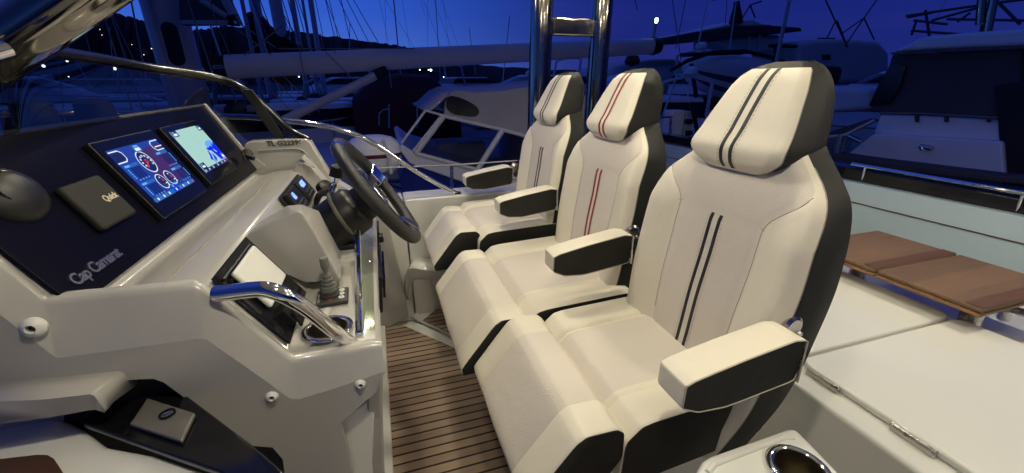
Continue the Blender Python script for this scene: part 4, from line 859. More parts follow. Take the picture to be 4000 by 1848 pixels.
def boat(name, lab, cat, px, py, y, L, hd, beam=None, free=1.1, cab=0.9, hull=None, fly=False, group=None):
    """a moored boat: hull with sheer and flared bow, deckhouse with raked windows, rails.  (px,py): waterline centre"""
    c0 = ony(px, py, y); z0 = WZ; beam = beam or L*0.3
    r = empty(name, (c0.x, y, z0), lab, cat, group)
    ca, sa = math.cos(hd), math.sin(hd)
    def W(x, yy, z): return Vector((c0.x+x*ca-yy*sa, y+x*sa+yy*ca, z0+z))
    rows = []
    for t in fl(-1, 1, 15):
        x = t*L/2; b_ = beam/2*(1-max(0, t)**2.4*0.97)*(0.93 if t < -0.9 else 1); sh = free*(1+0.28*max(0, t)**1.6); fl_ = 0.80-0.35*max(0, t)
        ring = [W(x+0.06*L*max(0, t)*k, s_*b_*w, zz) for s_, w, zz, k in [(-1, 1, sh, 1), (-1, .98, sh*.6, .5), (-1, fl_, 0, 0), (-1, fl_*.6, -.35, 0), (1, fl_*.6, -.35, 0), (1, fl_, 0, 0), (1, .98, sh*.6, .5), (1, 1, sh, 1)]]
        rows.append(ring)
    m = MB(); m.grid(rows, 0, closed=True, capa=True, capb=True); m.build('hull', hull or WH, r, angle=40)
    m = MB(); m.grid([[a[0]+Vector((0, 0, .03)), a[-1]+Vector((0, 0, .03))] for a in rows]); m.build('deck', WH2, r)
    for q0, q1, hgt, nm in ([(-0.22, 0.42, cab, 'cabin')]+([(-0.30, 0.12, cab+0.75, 'flybridge')] if fly else [])):
        base = free if nm == 'cabin' else free+cab; bw = beam*0.36 if nm == 'cabin' else beam*0.30; hh = cab if nm == 'cabin' else 0.6
        rows = []
        for x, w, in_ in [(q0*L, 1, 0), (q1*L, .55, 0)]: pass
        P0 = [(q0*L, -bw), (q0*L, bw), (q1*L*.7, bw), (q1*L, bw*.45), (q1*L, -bw*.45), (q1*L*.7, -bw)]
        lo = [W(x, yy, base) for x, yy in P0]; mi = [W(x*.98-(.06*L if x > 0 else 0), yy*.94, base+hh*.55) for x, yy in P0]; hi = [W(x*.94-(.14*L if x > 0 else -.02*L), yy*.86, base+hh) for x, yy in P0]
        m = MB(); m.grid([lo, mi, hi], 0, closed=True, capb=True); cb = m.build(nm, WH, r, bevel=0.05, bseg=2)
        m = MB()
        lo2 = [a.lerp(b_, 0.88)+ (a-W(0, 0, base)).normalized()*0.03 for a, b_ in zip(lo, mi)]; hi2 = [a.lerp(b_, 0.72)+(a-W(0, 0, base)).normalized()*0.03 for a, b_ in zip(mi, hi)]
        m.grid([lo2, hi2], 0, closed=True); m.build('window_band', DWIN, cb)
    pts = [W(t*L/2*0.98+0.05*L*max(0, t), -beam/2*.95*(1-max(0, t)**2.4*.95), free*(1+.28*max(0, t)**1.6)+0.55) for t in fl(0.0, 1.0, 8)]
    m = MB(); m.tube(pts, 0.018, 6)
    for p in pts[::2]: m.tube([p, p-Vector((0, 0, 0.55))], 0.014, 5)
    m.build('pulpit_rail', STEEL, r)
    zt = free+cab+(0.75 if fly else 0)
    m = MB(); m.tube([W(-.12*L, -.2*beam, zt), W(-.16*L, -.22*beam, zt+2.2)], 0.016, 5); m.build('whip_aerial', WH, r)
    m = MB(); m.tube([W(-.2*L, -.34*beam, free), W(-.24*L, -.3*beam, zt+.35), W(-.25*L, 0, zt+.5), W(-.24*L, .3*beam, zt+.35), W(-.2*L, .34*beam, free)], 0.045, 8); m.build('radar_arch', WH2, r)
    m = MB(); m.lathe([(0, 0), (.16, .03), (.16, .12), (.1, .18), (0, .2)], W(-.25*L, 0, zt+.5), seg=14); m.build('radar_dome', WH, r)
    for t in (-.32, -.05, .2):
        p = W(t*L, -beam/2*1.03, free*.45); m = MB(); m.tube([p+Vector((0, 0, .32)), p+Vector((0, 0, .24)), p-Vector((0, 0, .24)), p-Vector((0, 0, .3))], [.03, .11, .11, .03], 10); m.build('fender', BLUEH if t > 0 else WH, r)
    m = MB(); m.tube([W(-.5*L, -beam/2*1.0, free*.82), W(0, -beam/2*1.0, free*.82)], .03, 6); m.build('rub_rail', DWIN, r)
    return r
def P3(pts, y): return [ony(a, b_, y) for a, b_ in pts]
def X3(pts, x): return [onx(a, b_, x) for a, b_ in pts]

# --- big sailing yacht moored alongside: mast, boom, stackpack, vang
sy = empty('sailing_yacht', (-2.0, 7.0, WZ), 'large sailing yacht alongside with a thick grey mast and long pale boom', 'sailboat')
mt_, mb_ = ony(632, 0, 7.0), ony(742, 402, 7.0)
m = MB(); rows = []
for z, w in [(mt_.z+7, .24), (mt_.z, .245), (mb_.z, .245), (-0.2, .245)]:
    cx_ = -2.40+0.0*(z); cx_ = mt_.x if z >= mt_.z else mt_.x+(mb_.x-mt_.x)*(mt_.z-z)/(mt_.z-mb_.z)
    cx_ = (mt_.x+mb_.x)/2
    rows.append([Vector((cx_+w*math.cos(t)*1.0, 7.0+0.17*math.sin(t), z)) for t in [6.2832*k/28 for k in range(28)]])
m.grid(rows, closed=True, capa=True, capb=True); m.build('mast', SPAR, sy)
mcx = (mt_.x+mb_.x)/2
m = MB(); m.tube([(mcx-0.10, 6.83, mt_.z+7), (mcx-0.10, 6.83, 0)], 0.028, 8); m.build('mast_track', WH2, sy)
sl = ony(672, 172, 6.80); m = MB(); q_ = [Vector((sl.x+0.085*math.cos(t), 6.822, sl.z+(0.17 if math.sin(t) > 0 else -0.17)+0.085*math.sin(t))) for t in [6.2832*k/28 for k in range(28)]]; m.prism(q_, (0, 0.05, 0)); m.build('mast_slot', BLACKM, sy)
# boom (tapering box-section tube)
b0, b1 = ony(888, 263, 6.5), ony(2545, 181, 6.5)
m = MB(); rows = []
for t in fl(0, 1, 12):
    c_ = b0.lerp(b1, t); r_ = 0.150-0.022*t
    rows.append([c_+Vector((0, 0.11*math.cos(a), r_*math.sin(a)*(1 if abs(math.sin(a)) < .9 else .97))) for a in [6.2832*k/24 for k in range(24)]])
m.grid(rows, closed=True, capa=True, capb=True); bo_ = m.build('boom', mat('boom_pale', (0.75, 0.71, 0.70), 0.45, noise=0.05, nscale=3), sy)
m = MB(); m.tube([b1+Vector((0.0, 0, 0)), b1+Vector((0.05, 0, 0.0)), b1+Vector((0.16, 0, -0.01))], [0.135, 0.14, 0.10], 20); m.build('boom_end_cap', BLACKM, bo_)
m = MB(); m.prism(P3([(780, 200), (888, 222), (900, 305), (800, 290)], 6.52), (0, 0.18, 0)); m.build('gooseneck', BLACKM, sy, bevel=0.02)
m = MB(); m.tube([ony(835, 258, 6.4), ony(872, 258, 6.4), ony(878, 266, 6.4), ony(838, 268, 6.4), ony(835, 258, 6.4)], 0.012, 6); m.build('gooseneck_pin', STEEL, sy)
m = MB(); m.tube([ony(1110, 470, 6.3), ony(1300, 378, 6.35), ony(1466, 296, 6.4)], 0.058, 14); m.build('kicker_strut', SPAR, sy)
m = MB(); m.tube([ony(1466, 296, 6.4), ony(1508, 276, 6.45)], 0.075, 10); m.build('kicker_clamp', BLACKM, sy)
m = MB(); m.prism(P3([(690, -120), (880, -120), (892, 0), (935, 92), (700, 95)], 6.6), (0, 0.22, 0)); m.build('stackpack_panel', mat('sail_cover_grey', (0.10, 0.10, 0.115), 0.85, noise=0.1), sy, bevel=0.02)
m = MB(); m.prism(P3([(700, 78), (900, 78), (902, 97), (705, 93)], 6.56), (0, 0.05, 0)); m.build('cover_hem', SPAR, sy)
m = MB(); m.tube([ony(785, 0, 6.55), ony(888, 66, 6.55)], 0.035, 8); m.build('cover_batten', SPAR, sy)
m = MB(); m.tube([ony(868, -20, 6.55), ony(912, 60, 6.55)], 0.05, 8); m.build('cover_edge', SPAR, sy)
m = MB(); m.prism(P3([(888, 60), (912, 56), (935, 85), (928, 100), (888, 97)], 6.5), (0, 0.12, 0)); blk = m.build('sheet_block', BLACKP, sy, bevel=0.01)
m = MB(); m.lathe([(0, 0), (0.02, 0), (0.02, 0.01), (0, 0.012)], ony(920, 87, 6.48), (0, -1, 0), 12); m.build('sheave_pin', STEEL, blk)
# hull of the sailing yacht (low, behind everything)
rows = []
for t in fl(-1, 1, 13):
    x = 1.6+t*8.2; b_ = 1.9*(1-max(0, -t)**2.2*.98); rows.append([Vector((x, 8.3+s_*b_*w, z)) for s_, w, z in [(-1, 1, 0.30), (-1, .9, -.9), (1, .9, -.9), (1, 1, 0.30)]])
m = MB(); m.grid(rows, 0, closed=True, capa=True, capb=True); m.build('hull', WH2, sy, angle=40)
for i in range(5):
    m = MB(); x = -4.5+i*2.3; m.box((x, 6.9+0.0, 0.32), (x+1.1, 7.9, 0.42)); m.build('deck_hatch', DWIN if i % 2 else WH, sy, bevel=0.02)
# rigging as parts
def lines(parent, L_, y, r=0.008, m_=None):
    for a in L_:
        m = MB(); m.tube([ony(a[0], a[1], y), ony(a[2], a[3], y)], r, 5); m.build('rigging_line', m_ or WIRE, parent)
lines(sy, [(386, -10, 520, 440), (410, -10, 560, 430), (510, -10, 560, 250), (730, -10, 830, 285), (925, 85, 1075, 185), (905, 100, 1060, 215), (955, 215, 1105, 120 if False else 100)], 6.2, 0.009, ROPE)
lines(sy, [(1085, 190, 1620, 190), (1520, 278, 1530, 345)], 6.3, 0.007, ROPE)
lines(sy, [(215, 120, 262, 560), (300, 5, 360, 230), (440, 60, 640, 480), (0, 250, 470, 360), (110, 370, 420, 378), (1300, 190, 1310, 210), (1165, 175, 1190, 300), (1270, 200, 1400, 330), (1010, 300, 1160, 460), (1060, 300, 1210, 450), (1110, 300, 1250, 440), (860, 120, 900, 220), (1110, 60, 1190, 200), (1250, 130, 1265, 190), (820, 0, 850, 110)], 6.35, 0.006, ROPE)
# --- other sailboats: masts seen over the boom
def sail_mast(lab, top, bot, w, y, extra=(), m_=None, cover=None):
    a, b_ = ony(*top, y), ony(*bot, y); cx_ = (a.x+b_.x)/2; r_ = (ony(top[0]+w/2, top[1], y)-a).length
    s = empty('sailboat', (cx_, y, WZ), lab, 'sailboat', 'sailboats with bare masts')
    m = MB(); m.tube([(cx_, y, a.z+9), (cx_, y, 0.0)], r_, 14); m.build('mast', m_ or SPAR, s)
    rows = []
    for t in fl(-1, 1, 11):
        yy = y+t*4.6; b2 = 1.5*(1-max(0, -t)**2.2*.97); rows.append([Vector((cx_+s_*b2*w_, yy, z)) for s_, w_, z in [(-1, 1, 0.05), (-1, .85, -1.1), (1, .85, -1.1), (1, 1, 0.05)]])
    m = MB(); m.grid(rows, 0, closed=True, capa=True, capb=True); m.build('hull', WH, s, angle=40)
    m = MB(); m.box((cx_-0.9, y-1.4, 0.05), (cx_+0.9, y+1.8, 0.42)); m.build('coachroof', WH2, s, bevel=0.08)
    m = MB(); m.tube([(cx_, y-0.1, 0.95), (cx_+0.3, y-3.6, 1.0)], 0.13, 12); m.build('covered_boom', cover or CANVD, s)
    for sx_ in (-1, 1):
        m = MB(); m.tube([(cx_+sx_*1.3, y, 0.0), (cx_, y, a.z+9)], 0.012, 5); m.build('shroud', WIRE, s)
    for e_ in extra:
        m = MB(); m.tube([ony(e_[0], e_[1], y), ony(e_[2], e_[3], y)], 0.012, 5); m.build('stay', WIRE, s)
    return s
SPB = mat('spar_bluish', (0.36, 0.38, 0.46), 0.4)
sail_mast('sailboat whose slim mast stands just right of the sheet block', (948, 0), (985, 215), 17, 12, [(985, -10, 1075, 230), (1012, -10, 1060, 120)], SPB)
s2 = sail_mast('sailboat with a dark brown draped cover around its white mast', (985, -5), (1010, 60), 44, 13, [(1085, -10, 1140, 160), (1100, -10, 1165, 200)], SPB)
m = MB(); m.prism(P3([(958, 48), (1000, 38), (1040, 90), (1120, 150), (1210, 205), (1100, 225), (1000, 225), (962, 180)], 12.9), (0, 0.6, 0)); m.build('draped_cover', mat('brown_cover', (0.022, 0.010, 0.012), 0.9, noise=0.3), s2, bevel=0.06)
m = MB(); rows = []
c_ = ony(1062, 0, 11); e_ = ony(1084, 112, 11)
m.tube([(c_.x+.06, 11, c_.z+6), (c_.x+.06, 11, e_.z), (c_.x+.06, 11, e_.z-.10), (c_.x+.06, 11, e_.z-.16)], [0.125, 0.125, 0.10, 0.03], 18); m.build('hanging_spar', WH2, s2)
sail_mast('sailboat with a pale mast, left of the group of three masts', (1143, 0), (1167, 175), 22, 15, [(1160, -10, 1220, 170)])
sail_mast('sailboat with the thinnest mast, middle of the group of three', (1188, 0), (1206, 195), 12, 18, [(1230, -10, 1270, 180), (1270, -10, 1330, 150)])
sail_mast('sailboat with a darker mast, right of the group of three masts', (1216, 0), (1240, 195), 22, 16, [(1320, -10, 1400, 160), (1350, -10, 1440, 165), (1375, -10, 1480, 170)], WH2)
sail_mast('far sailboat whose thin mast and crosstrees show right of the boom middle', (1543, 0), (1550, 185), 5, 40, [(1500, -10, 1620, 190), (1480, -10, 1520, 180)])
sail_mast('far sailboat with several slanting stays against the purple sky', (1700, -30), (1712, 180), 3, 42, [(1650, -10, 1722, 185), (1690, -10, 1762, 182), (1720, -10, 1790, 180), (1640, -10, 1660, 60)])

# --- far and middle boats behind the windshield and under the boom
boat('motor_boat', 'long dim motor boat under the left shore lamps', 'boat', 90, 430, 30, 12, 0.1, group='boats across the harbour')
boat('motor_boat', 'dim flybridge boat behind the left stays', 'boat', 330, 420, 27, 11, 3.0, fly=True, group='boats across the harbour')
boat('motor_boat', 'low dark boat between the stays and the big mast', 'boat', 560, 440, 20, 9, 0.25, hull=WH2, group='boats across the harbour')
boat('motor_boat', 'white boat right of the thick mast, under the boom', 'boat', 1010, 440, 16, 8, 2.9, group='boats across the harbour')
boat('motor_boat', 'white boat under the slanting kicker strut', 'boat', 1250, 470, 12, 6.5, 0.2, group='boats across the harbour')
boat('motor_boat', 'small far boat under the bright shore lamp', 'boat', 1900, 400, 24, 9, 0.4, fly=True, group='boats across the harbour')
boat('motor_boat', 'white cruiser whose bow shows between the chrome posts', 'boat', 2020, 470, 15, 9, 3.3, fly=True, group='boats across the harbour')
boat('motor_boat', 'white hull seen low through the left end of the windshield', 'boat', 60, 520, 9.5, 6.5, 0.15, group='boats across the harbour')
boat('motor_boat', 'white boat low behind the two stays', 'boat', 480, 505, 11, 7, 3.0, group='boats across the harbour')
boat('motor_boat', 'pale boat just left of the thick mast foot', 'boat', 230, 455, 17, 9, 0.2, fly=True, group='boats across the harbour')
boat('motor_boat', 'white boat between the windshield frame and the kicker strut', 'boat', 1100, 520, 9.6, 5.5, 0.3, group='boats across the harbour')
boat('motor_boat', 'pale flybridge boat just under the boom left of the red cover', 'boat', 1290, 415, 22, 9, 3.3, fly=True, group='boats across the harbour')
boat('motor_boat', 'white boat over the canopy of the cabin boat', 'boat', 1850, 440, 13, 7, 2.8, group='boats across the harbour')
boat('motor_boat', 'pale boat beyond the dinghy', 'boat', 2780, 500, 12, 8, 0.5, fly=True, group='boats across the harbour')
boat('motor_boat', 'pale boat behind the dark red cover', 'boat', 1560, 400, 30, 10, 0.1, group='boats across the harbour')
# red flag / cover
m = MB(); m.prism(P3([(1035, 292), (1148, 292), (1142, 332), (1060, 322)], 9.5), (0, 0.15, 0)); tag(m.build('red_cover', mat('brick_red_canvas', (0.25, 0.03, 0.012), 0.9), bevel=0.03), 'small brick red canvas hanging under the boom', 'canvas')
# dark red covered boat
rc = empty('covered_boat', (0.4, 9.3, WZ), 'boat under a big dark red tarpaulin beneath the boom', 'boat')
m = MB(); rows = []
prof_ = [(1372, 392), (1420, 345), (1475, 305), (1560, 295), (1690, 300), (1760, 350), (1790, 400)]
for k, (a, b_) in enumerate(prof_):
    p = ony(a, b_, 8.8); rows.append([Vector((p.x, 8.6, 0.2)), Vector((p.x, 8.62, p.z*0.6)), Vector((p.x, 9.0, p.z-0.03)), Vector((p.x, 9.7, p.z+0.05)), Vector((p.x, 10.4, p.z-0.1)), Vector((p.x, 10.8, 0.2))])
m.grid(rows, 0, capa=True, capb=True); m.build('tarpaulin', REDC, rc, angle=60)
m = MB(); m.box((-0.7, 8.5, -0.9), (2.4, 11, 0.35)); m.build('hull', WH2, rc, bevel=0.15)
for px in (1520, 1630):
    a = ony(px, 500, 8.2); m = MB(); m.tube([a, ony(px, 405, 8.2)], 0.014, 6)
    if px == 1520: m.tube([ony(1482, 490, 8.2), ony(1480, 445, 8.2), ony(1495, 430, 8.2), ony(1520, 424, 8.2)], 0.014, 6)
    m.build('rail', STEEL, rc)

# --- white cabin boat with canopy, close by
cb_ = empty('cabin_boat', (1.1, 5.6, WZ), 'white cabin boat with pale canvas canopy and dark side windows', 'cabin boat')
Y0, Y1 = 4.9, 6.7
side = [(1735, 452), (1740, 400), (1752, 368), (1775, 357), (1800, 357), (1850, 362), (1960, 356), (2030, 345), (2180, 330), (2300, 380), (2300, 600), (2060, 545), (1965, 508)]
S0 = P3(side, Y0); rows = [S0, [p+Vector((0.04, 0.35, 0.035)) for p in S0], [p+Vector((0.08, 1.0, 0.06)) for p in S0], [p+Vector((0.04, 1.6, 0.03)) for p in S0], [p+Vector((0, 1.8, 0)) for p in S0]]
m = MB(); m.grid(rows, 0, closed=True, capa=True, capb=True); m.build('canopy', CANV, cb_, angle=50)
m = MB(); m.prism(P3(smooth([Vector((a, b_, 0)) for a, b_ in [(1743, 372), (1790, 378), (1850, 405), (1874, 432), (1868, 452), (1842, 458), (1742, 442)]], 2) and [tuple(p)[:2] for p in smooth([Vector((a, b_, 0)) for a, b_ in [(1743, 372), (1790, 378), (1850, 405), (1874, 432), (1868, 452), (1842, 458), (1742, 442)]], 2)], Y0-0.012), (0, 0.008, 0)); m.build('canopy_window', DWIN, cb_)
m = MB(); m.grid([P3([(1752, 362), (1690, 420), (1662, 432)], Y0), [p+Vector((0.0, 1.7, 0.0)) for p in P3([(1752, 362), (1690, 420), (1662, 432)], Y0)]]); o = m.build('canopy_front', CANV, cb_); o.modifiers.new('s', 'SOLIDIFY').thickness = 0.02
m = MB(); m.grid([P3([(1660, 432), (1735, 455)], Y0-.0), P3([(1570, 560), (1625, 598)], Y0)]); o = m.build('windscreen_glass', glass_mat('blue_glass', (0.5, 0.6, 0.8), rough=0.05), cb_)
m = MB(); m.grid([P3([(1735, 455), (1965, 505)], Y0+.01), P3([(1630, 598), (1860, 664)], Y0+.01)]); m.build('side_glass', GLASSD, cb_)
m = MB(); m.grid([P3([(1975, 512), (2090, 540)], Y0+.01), P3([(1880, 666), (2080, 700)], Y0+.01)]); m.build('rear_glass', GLASSD, cb_)
for a in [(1735, 452, 1625, 600, .030), (1718, 458, 1612, 592, .012), (1965, 505, 1864, 664, .034), (1735, 455, 1965, 508, .020), (1965, 508, 2100, 545, .022), (1625, 600, 1864, 664, .026), (1864, 664, 2080, 712, .024), (1662, 432, 1568, 560, .014), (1662, 432, 1735, 452, .014)]:
    m = MB(); m.tube([ony(a[0], a[1], Y0-.005), ony(a[2], a[3], Y0-.005)], a[4], 8); m.build('window_frame', mat('white_frame', (0.75, 0.74, 0.72), 0.4), cb_)
hp = P3([(1555, 580), (1570, 562), (1625, 602), (1864, 668), (2080, 716), (2400, 780), (2400, 850), (1990, 770), (1800, 710), (1600, 640)], Y0)
m = MB(); n = len(hp); bkp = [p+Vector((0.05, 2.2, 0.0)) for p in hp]; m.add(hp+bkp, [tuple(range(n))[::-1], tuple(range(n, 2*n))]+[(i, (i+1) % n, (i+1) % n+n, i+n) for i in range(n)]); m.build('topside', WH, cb_, bevel=0.02)
hb_ = P3([(1580, 640), (1600, 641), (1800, 711), (1990, 771), (2400, 851), (2400, 1000), (1600, 900), (1560, 700)], Y0+.05)
m = MB(); n = len(hb_); bkp = [p+Vector((0.05, 2.0, 0.0)) for p in hb_]; m.add(hb_+bkp, [tuple(range(n))[::-1], tuple(range(n, 2*n))]+[(i, (i+1) % n, (i+1) % n+n, i+n) for i in range(n)]); m.build('hull', BLUEH, cb_)
m = MB(); m.box((0.3, 5.2, 0.15), (2.6, 6.9, 0.25)); m.build('cockpit_floor', WH2, cb_)
m = MB(); m.box((0.75, 6.0, 0.25), (1.5, 6.6, 0.62)); m.build('cockpit_seat', WH, cb_, bevel=0.04)
m = MB(); m.box((1.9, 6.2, 0.25), (2.5, 6.7, 0.7)); m.build('cockpit_locker', WH2, cb_, bevel=0.03)
# --- outboard, swim platform, pontoon of the next boat
oc = ony(1460, 590, 4.4)
ob = empty('outboard_motor', (oc.x, 4.4, 0.0), 'white outboard motor with a dark red band and a strap', 'outboard motor')
m = MB(); rows = []
for zt_, ww in [(-.20, .17), (-.16, .215), (-.10, .23), (-.055, .235), (-.05, .237), (-.012, .24), (-.008, .238), (.03, .235), (.09, .215), (.13, .17), (.155, .09), (.16, .02)]:
    rows.append([oc+Vector((ww*1.12*math.copysign(abs(math.cos(t))**.8, math.cos(t)), ww*0.8*math.copysign(abs(math.sin(t))**.8, math.sin(t)), zt_)) for t in [6.2832*k/32 for k in range(32)]])
m.grid(rows, lambda i, j: 1 if 4 <= i <= 4 else 0, closed=True, capa=True, capb=True); m.build('cowling', [WH, mat('maroon_band', (0.10, 0.01, 0.015), 0.4)], ob)
m = MB(); m.tube([oc+Vector((0.03, 0, -.18)), oc+Vector((0.06, 0, -.9))], 0.07, 10); m.build('leg', WH2, ob)
m = MB(); m.tube([oc+Vector((0.10, -.19, .13)), oc+Vector((0.13, -.205, .0)), oc+Vector((0.14, -.19, -.2))], 0.02, 6); m.build('strap', WH2, ob)
pl = MB(); pl.prism([onz(*p, 0.05) for p in [(1330, 720), (1420, 655), (1590, 640), (1700, 690), (1790, 770), (1500, 900), (1350, 800)]], (0, 0, -0.10)); tag(pl.build('swim_platform', WH2, bevel=0.02), 'pale swim platform below the white outboard motor', 'platform')
m = MB(); m.tube([onz(1400, 715, 0.08), onz(1660, 700, 0.08)], 0.03, 8); tag(m.build('boat_hook', mat('grey_pole', (0.10, 0.10, 0.11), 0.5)), 'dark grey pole lying across the swim platform', 'pole')
m = MB(); m.tube(curve([onz(1440, 690, 0.10), onz(1560, 735, 0.10), onz(1690, 760, 0.08)], 4), 0.018, 6); tag(m.build('mooring_line', CANVD), 'dark line crossing the pole on the swim platform', 'rope')
br = MB(); br.box((-0.4, 3.5, -0.9), (2.2, 3.9, 0.02)); tag(br.build('blue_fender_strip', BLUEH, bevel=0.05), 'blue hull strip just outside the gunwale', 'hull strip')
m = MB(); m.tube([ony(1325, 668, 3.2), ony(1520, 655, 3.2), ony(1765, 645, 3.2), ony(2020, 628, 3.2)], 0.006, 8); tag(m.build('guard_line', mat('white_rope', (0.5, 0.48, 0.46), 0.8)), 'thin white guard line at the gunwale', 'rope')
m = MB(); m.tube([ony(1764, 646, 3.2), ony(1766, 790, 3.2)], 0.014, 10); tag(m.build('stanchion', STEEL), 'slim steel stanchion holding the white guard line', 'stanchion')

# --- right-hand side: flybridge yacht with dinghy, pedestal, aft neighbour
fy = empty('flybridge_yacht', (7.5, 12.5, WZ), 'big pale flybridge yacht with flat dark bimini behind the nearest seat', 'yacht')
def blob(pts, y, d, m_, nm, par, bev=0.1): 
    m = MB(); m.prism(P3(pts, y), (0, d, 0)); return m.build(nm, m_, par, bevel=bev)
blob([(2380, 262), (2480, 245), (2560, 230), (2640, 228), (2700, 240), (3000, 235), (3300, 250), (3500, 300), (3500, 600), (2400, 640)], 13.5, 3, WH2, 'superstructure', fy, .3)
blob([(2400, 300), (2560, 262), (2700, 255), (2700, 420), (2400, 430)], 12.6, 0.8, WH, 'aft_deck', fy, .2)
blob([(2570, 158), (2700, 128), (2880, 102), (3000, 98), (3130, 108), (3135, 122), (3020, 128), (2820, 150), (2700, 157)], 11.5, 2.4, CANVD, 'bimini_top', fy, .04)
blob([(2600, 146), (2860, 92), (2880, 80), (2945, 76), (2975, 92), (3020, 98), (2860, 104)], 11.6, 1.6, WH, 'bimini_cover', fy, .05)
blob([(2790, 160), (2850, 140), (3060, 135), (3060, 190), (2900, 215), (2830, 190)], 12.2, 1.2, WH, 'flybridge', fy, .15)
blob([(2640, 330), (2720, 300), (2720, 470), (2600, 470)], 12.3, .6, DWIN, 'saloon_window', fy, .05)
for a in [(2717, 158, 2712, 215), (2755, 155, 2745, 210), (2928, 130, 2925, 200), (2968, 125, 2962, 200)]:
    m = MB(); m.tube([ony(a[0], a[1], 11.8), ony(a[2], a[3], 11.8)], 0.05, 8); m.build('bimini_post', SPAR, fy)
m = MB(); m.tube([ony(2874, 95, 11.6), ony(2876, 60, 11.6), ony(2878, 25, 11.6), ony(2878, 5, 11.6)], [0.22, 0.17, 0.10, 0.09], 12); m.build('radar_mast', BLACKM, fy)
lines(fy, [(2625, -10, 2660, 235), (2680, -10, 2640, 190), (2840, 0, 2832, 102), (2490, 40, 2480, 0), (2780, 0, 2795, 0)], 11, 0.012)
for a in [(3225, 0, 3310, 185), (3310, 185, 3270, 80), (3230, 150, 3265, 80), (3195, 150, 3260, 150), (3300, 180, 3375, 70), (3375, 70, 3425, 0), (3375, 70, 3415, 155), (3290, 130, 3375, 70), (2900, 70, 2930, 20), (2930, 20, 2975, 5), (2930, 20, 2950, 70)]:
    m = MB(); m.tube([ony(a[0], a[1], 10.5), ony(a[2], a[3], 10.5)], 0.02, 8); m.build('arch_tube', mat('arch_blue_grey', (0.05, 0.05, 0.07), 0.5), fy)
blob([(3120, 168), (3180, 152), (3300, 148), (3440, 158), (3480, 200), (3480, 330), (3120, 330)], 11.2, 2.0, WH2, 'upper_deck', fy, .2)
blob([(3215, 215), (3245, 212), (3246, 232), (3218, 235)], 11.15, .1, DWIN, 'porthole', fy, .01)
# end-of-boom lamp
bl = empty('boom_lamp', ony(2563, 82, 6.6), 'bright bluish white lamp on a short stalk at the end of the boom', 'lamp')
m = MB(); m.tube([ony(2550, 150, 6.6), ony(2560, 92, 6.6)], 0.03, 8); m.build('stalk', SPAR, bl)
m = MB(); c_ = ony(2564, 80, 6.6); m.lathe([(0, -.04), (.022, -.036), (.028, 0), (.022, .036), (0, .04)], c_, seg=14); m.build('bulb', mat('lamp_blue_white', (0, 0, 0), .4, emit=(0.45, 0.85, 1.0), estr=10), bl)
m = MB(); m.tube([ony(2470, 245, 7.0), ony(2468, 208, 7.0)], [0.10, 0.06], 12); m.lathe([(0, -.1), (.12, -.06), (.14, 0), (.10, .08), (0, .1)], ony(2470, 238, 7), seg=14); tag(m.build('winch_drum', BLACKM), 'black round block hanging under the boom end', 'block')
# dinghy on davits
dg_ = empty('dinghy', ony(2850, 300, 9.0), 'grey striped dinghy hanging from davits behind the nearest headrest', 'dinghy')
m = MB(); rows = []
A_, B_ = ony(2678, 262, 9.0), ony(3120, 330, 9.0)
for t in fl(-1, 1, 19):
    k = math.sqrt(max(0.0, 1-abs(t)**2.6)); c_ = A_.lerp(B_, (t+1)/2); h_ = 0.43*k+0.01
    rows.append([c_+Vector((0, 0.75*k*math.cos(a), (h_*math.sin(a) if math.sin(a) > 0 else h_*1.35*math.sin(a)))) for a in [6.2832*j/24 for j in range(24)]])
m.grid(rows, lambda i, j: 1 if j in (13, 15, 22, 20) else 0, closed=True, capa=True, capb=True); m.build('dinghy_hull', [WH2, mat('dinghy_stripe', (0.04, 0.045, 0.09), .6)], dg_)
dv = empty('davit_frame', ony(2900, 215, 9.0), 'dark davit frame arching over the dinghy', 'davit')
for a in [(2680, 240, 2780, 205), (2780, 205, 2905, 198), (2905, 198, 3030, 228), (2620, 275, 2690, 235), (3030, 235, 3030, 170), (3005, 178, 3110, 182), (3020, 240, 3060, 240), (2660, 215, 2900, 205), (2590, 450, 2665, 240), (2720, 380, 2700, 250)]:
    m = MB(); m.tube([ony(a[0], a[1], 8.6), ony(a[2], a[3], 8.6)], 0.045 if a[0] != 2590 else 0.025, 8); m.build('davit_tube', BLACKM if a[0] != 2590 else STEEL, dv)
m = MB(); m.tube([ony(3085, -10, 6.0), ony(3032, 245, 6.0)], 0.030, 10); tag(m.build('flag_pole', SPB), 'bright slanting pole above the nearest headrest', 'pole')
m = MB(); c_ = ony(3235, 300, 7.0); 
rows = [[c_+Vector((.24*math.cos(a)*w, .2*math.sin(a)*w, z)) for a in [6.2832*k/20 for k in range(20)]] for z, w in [(-.25, .35), (-.22, .5), (-.16, .8), (-.05, 1), (.10, 1), (.19, .85), (.225, .4)]]
m.grid(rows, closed=True, capa=True, capb=True); m.tube([c_+Vector((-.05, 0, -.2)), c_+Vector((-.08, 0, -.9))], .07, 8); tag(m.build('covered_outboard', BLACKM), 'outboard engine under a round black cover, right of the nearest headrest', 'outboard motor')
boat('motor_boat', 'pale blue-lit boat beyond the middle headrest', 'boat', 2560, 560, 10, 6.5, 1.3, group='boats across the harbour')
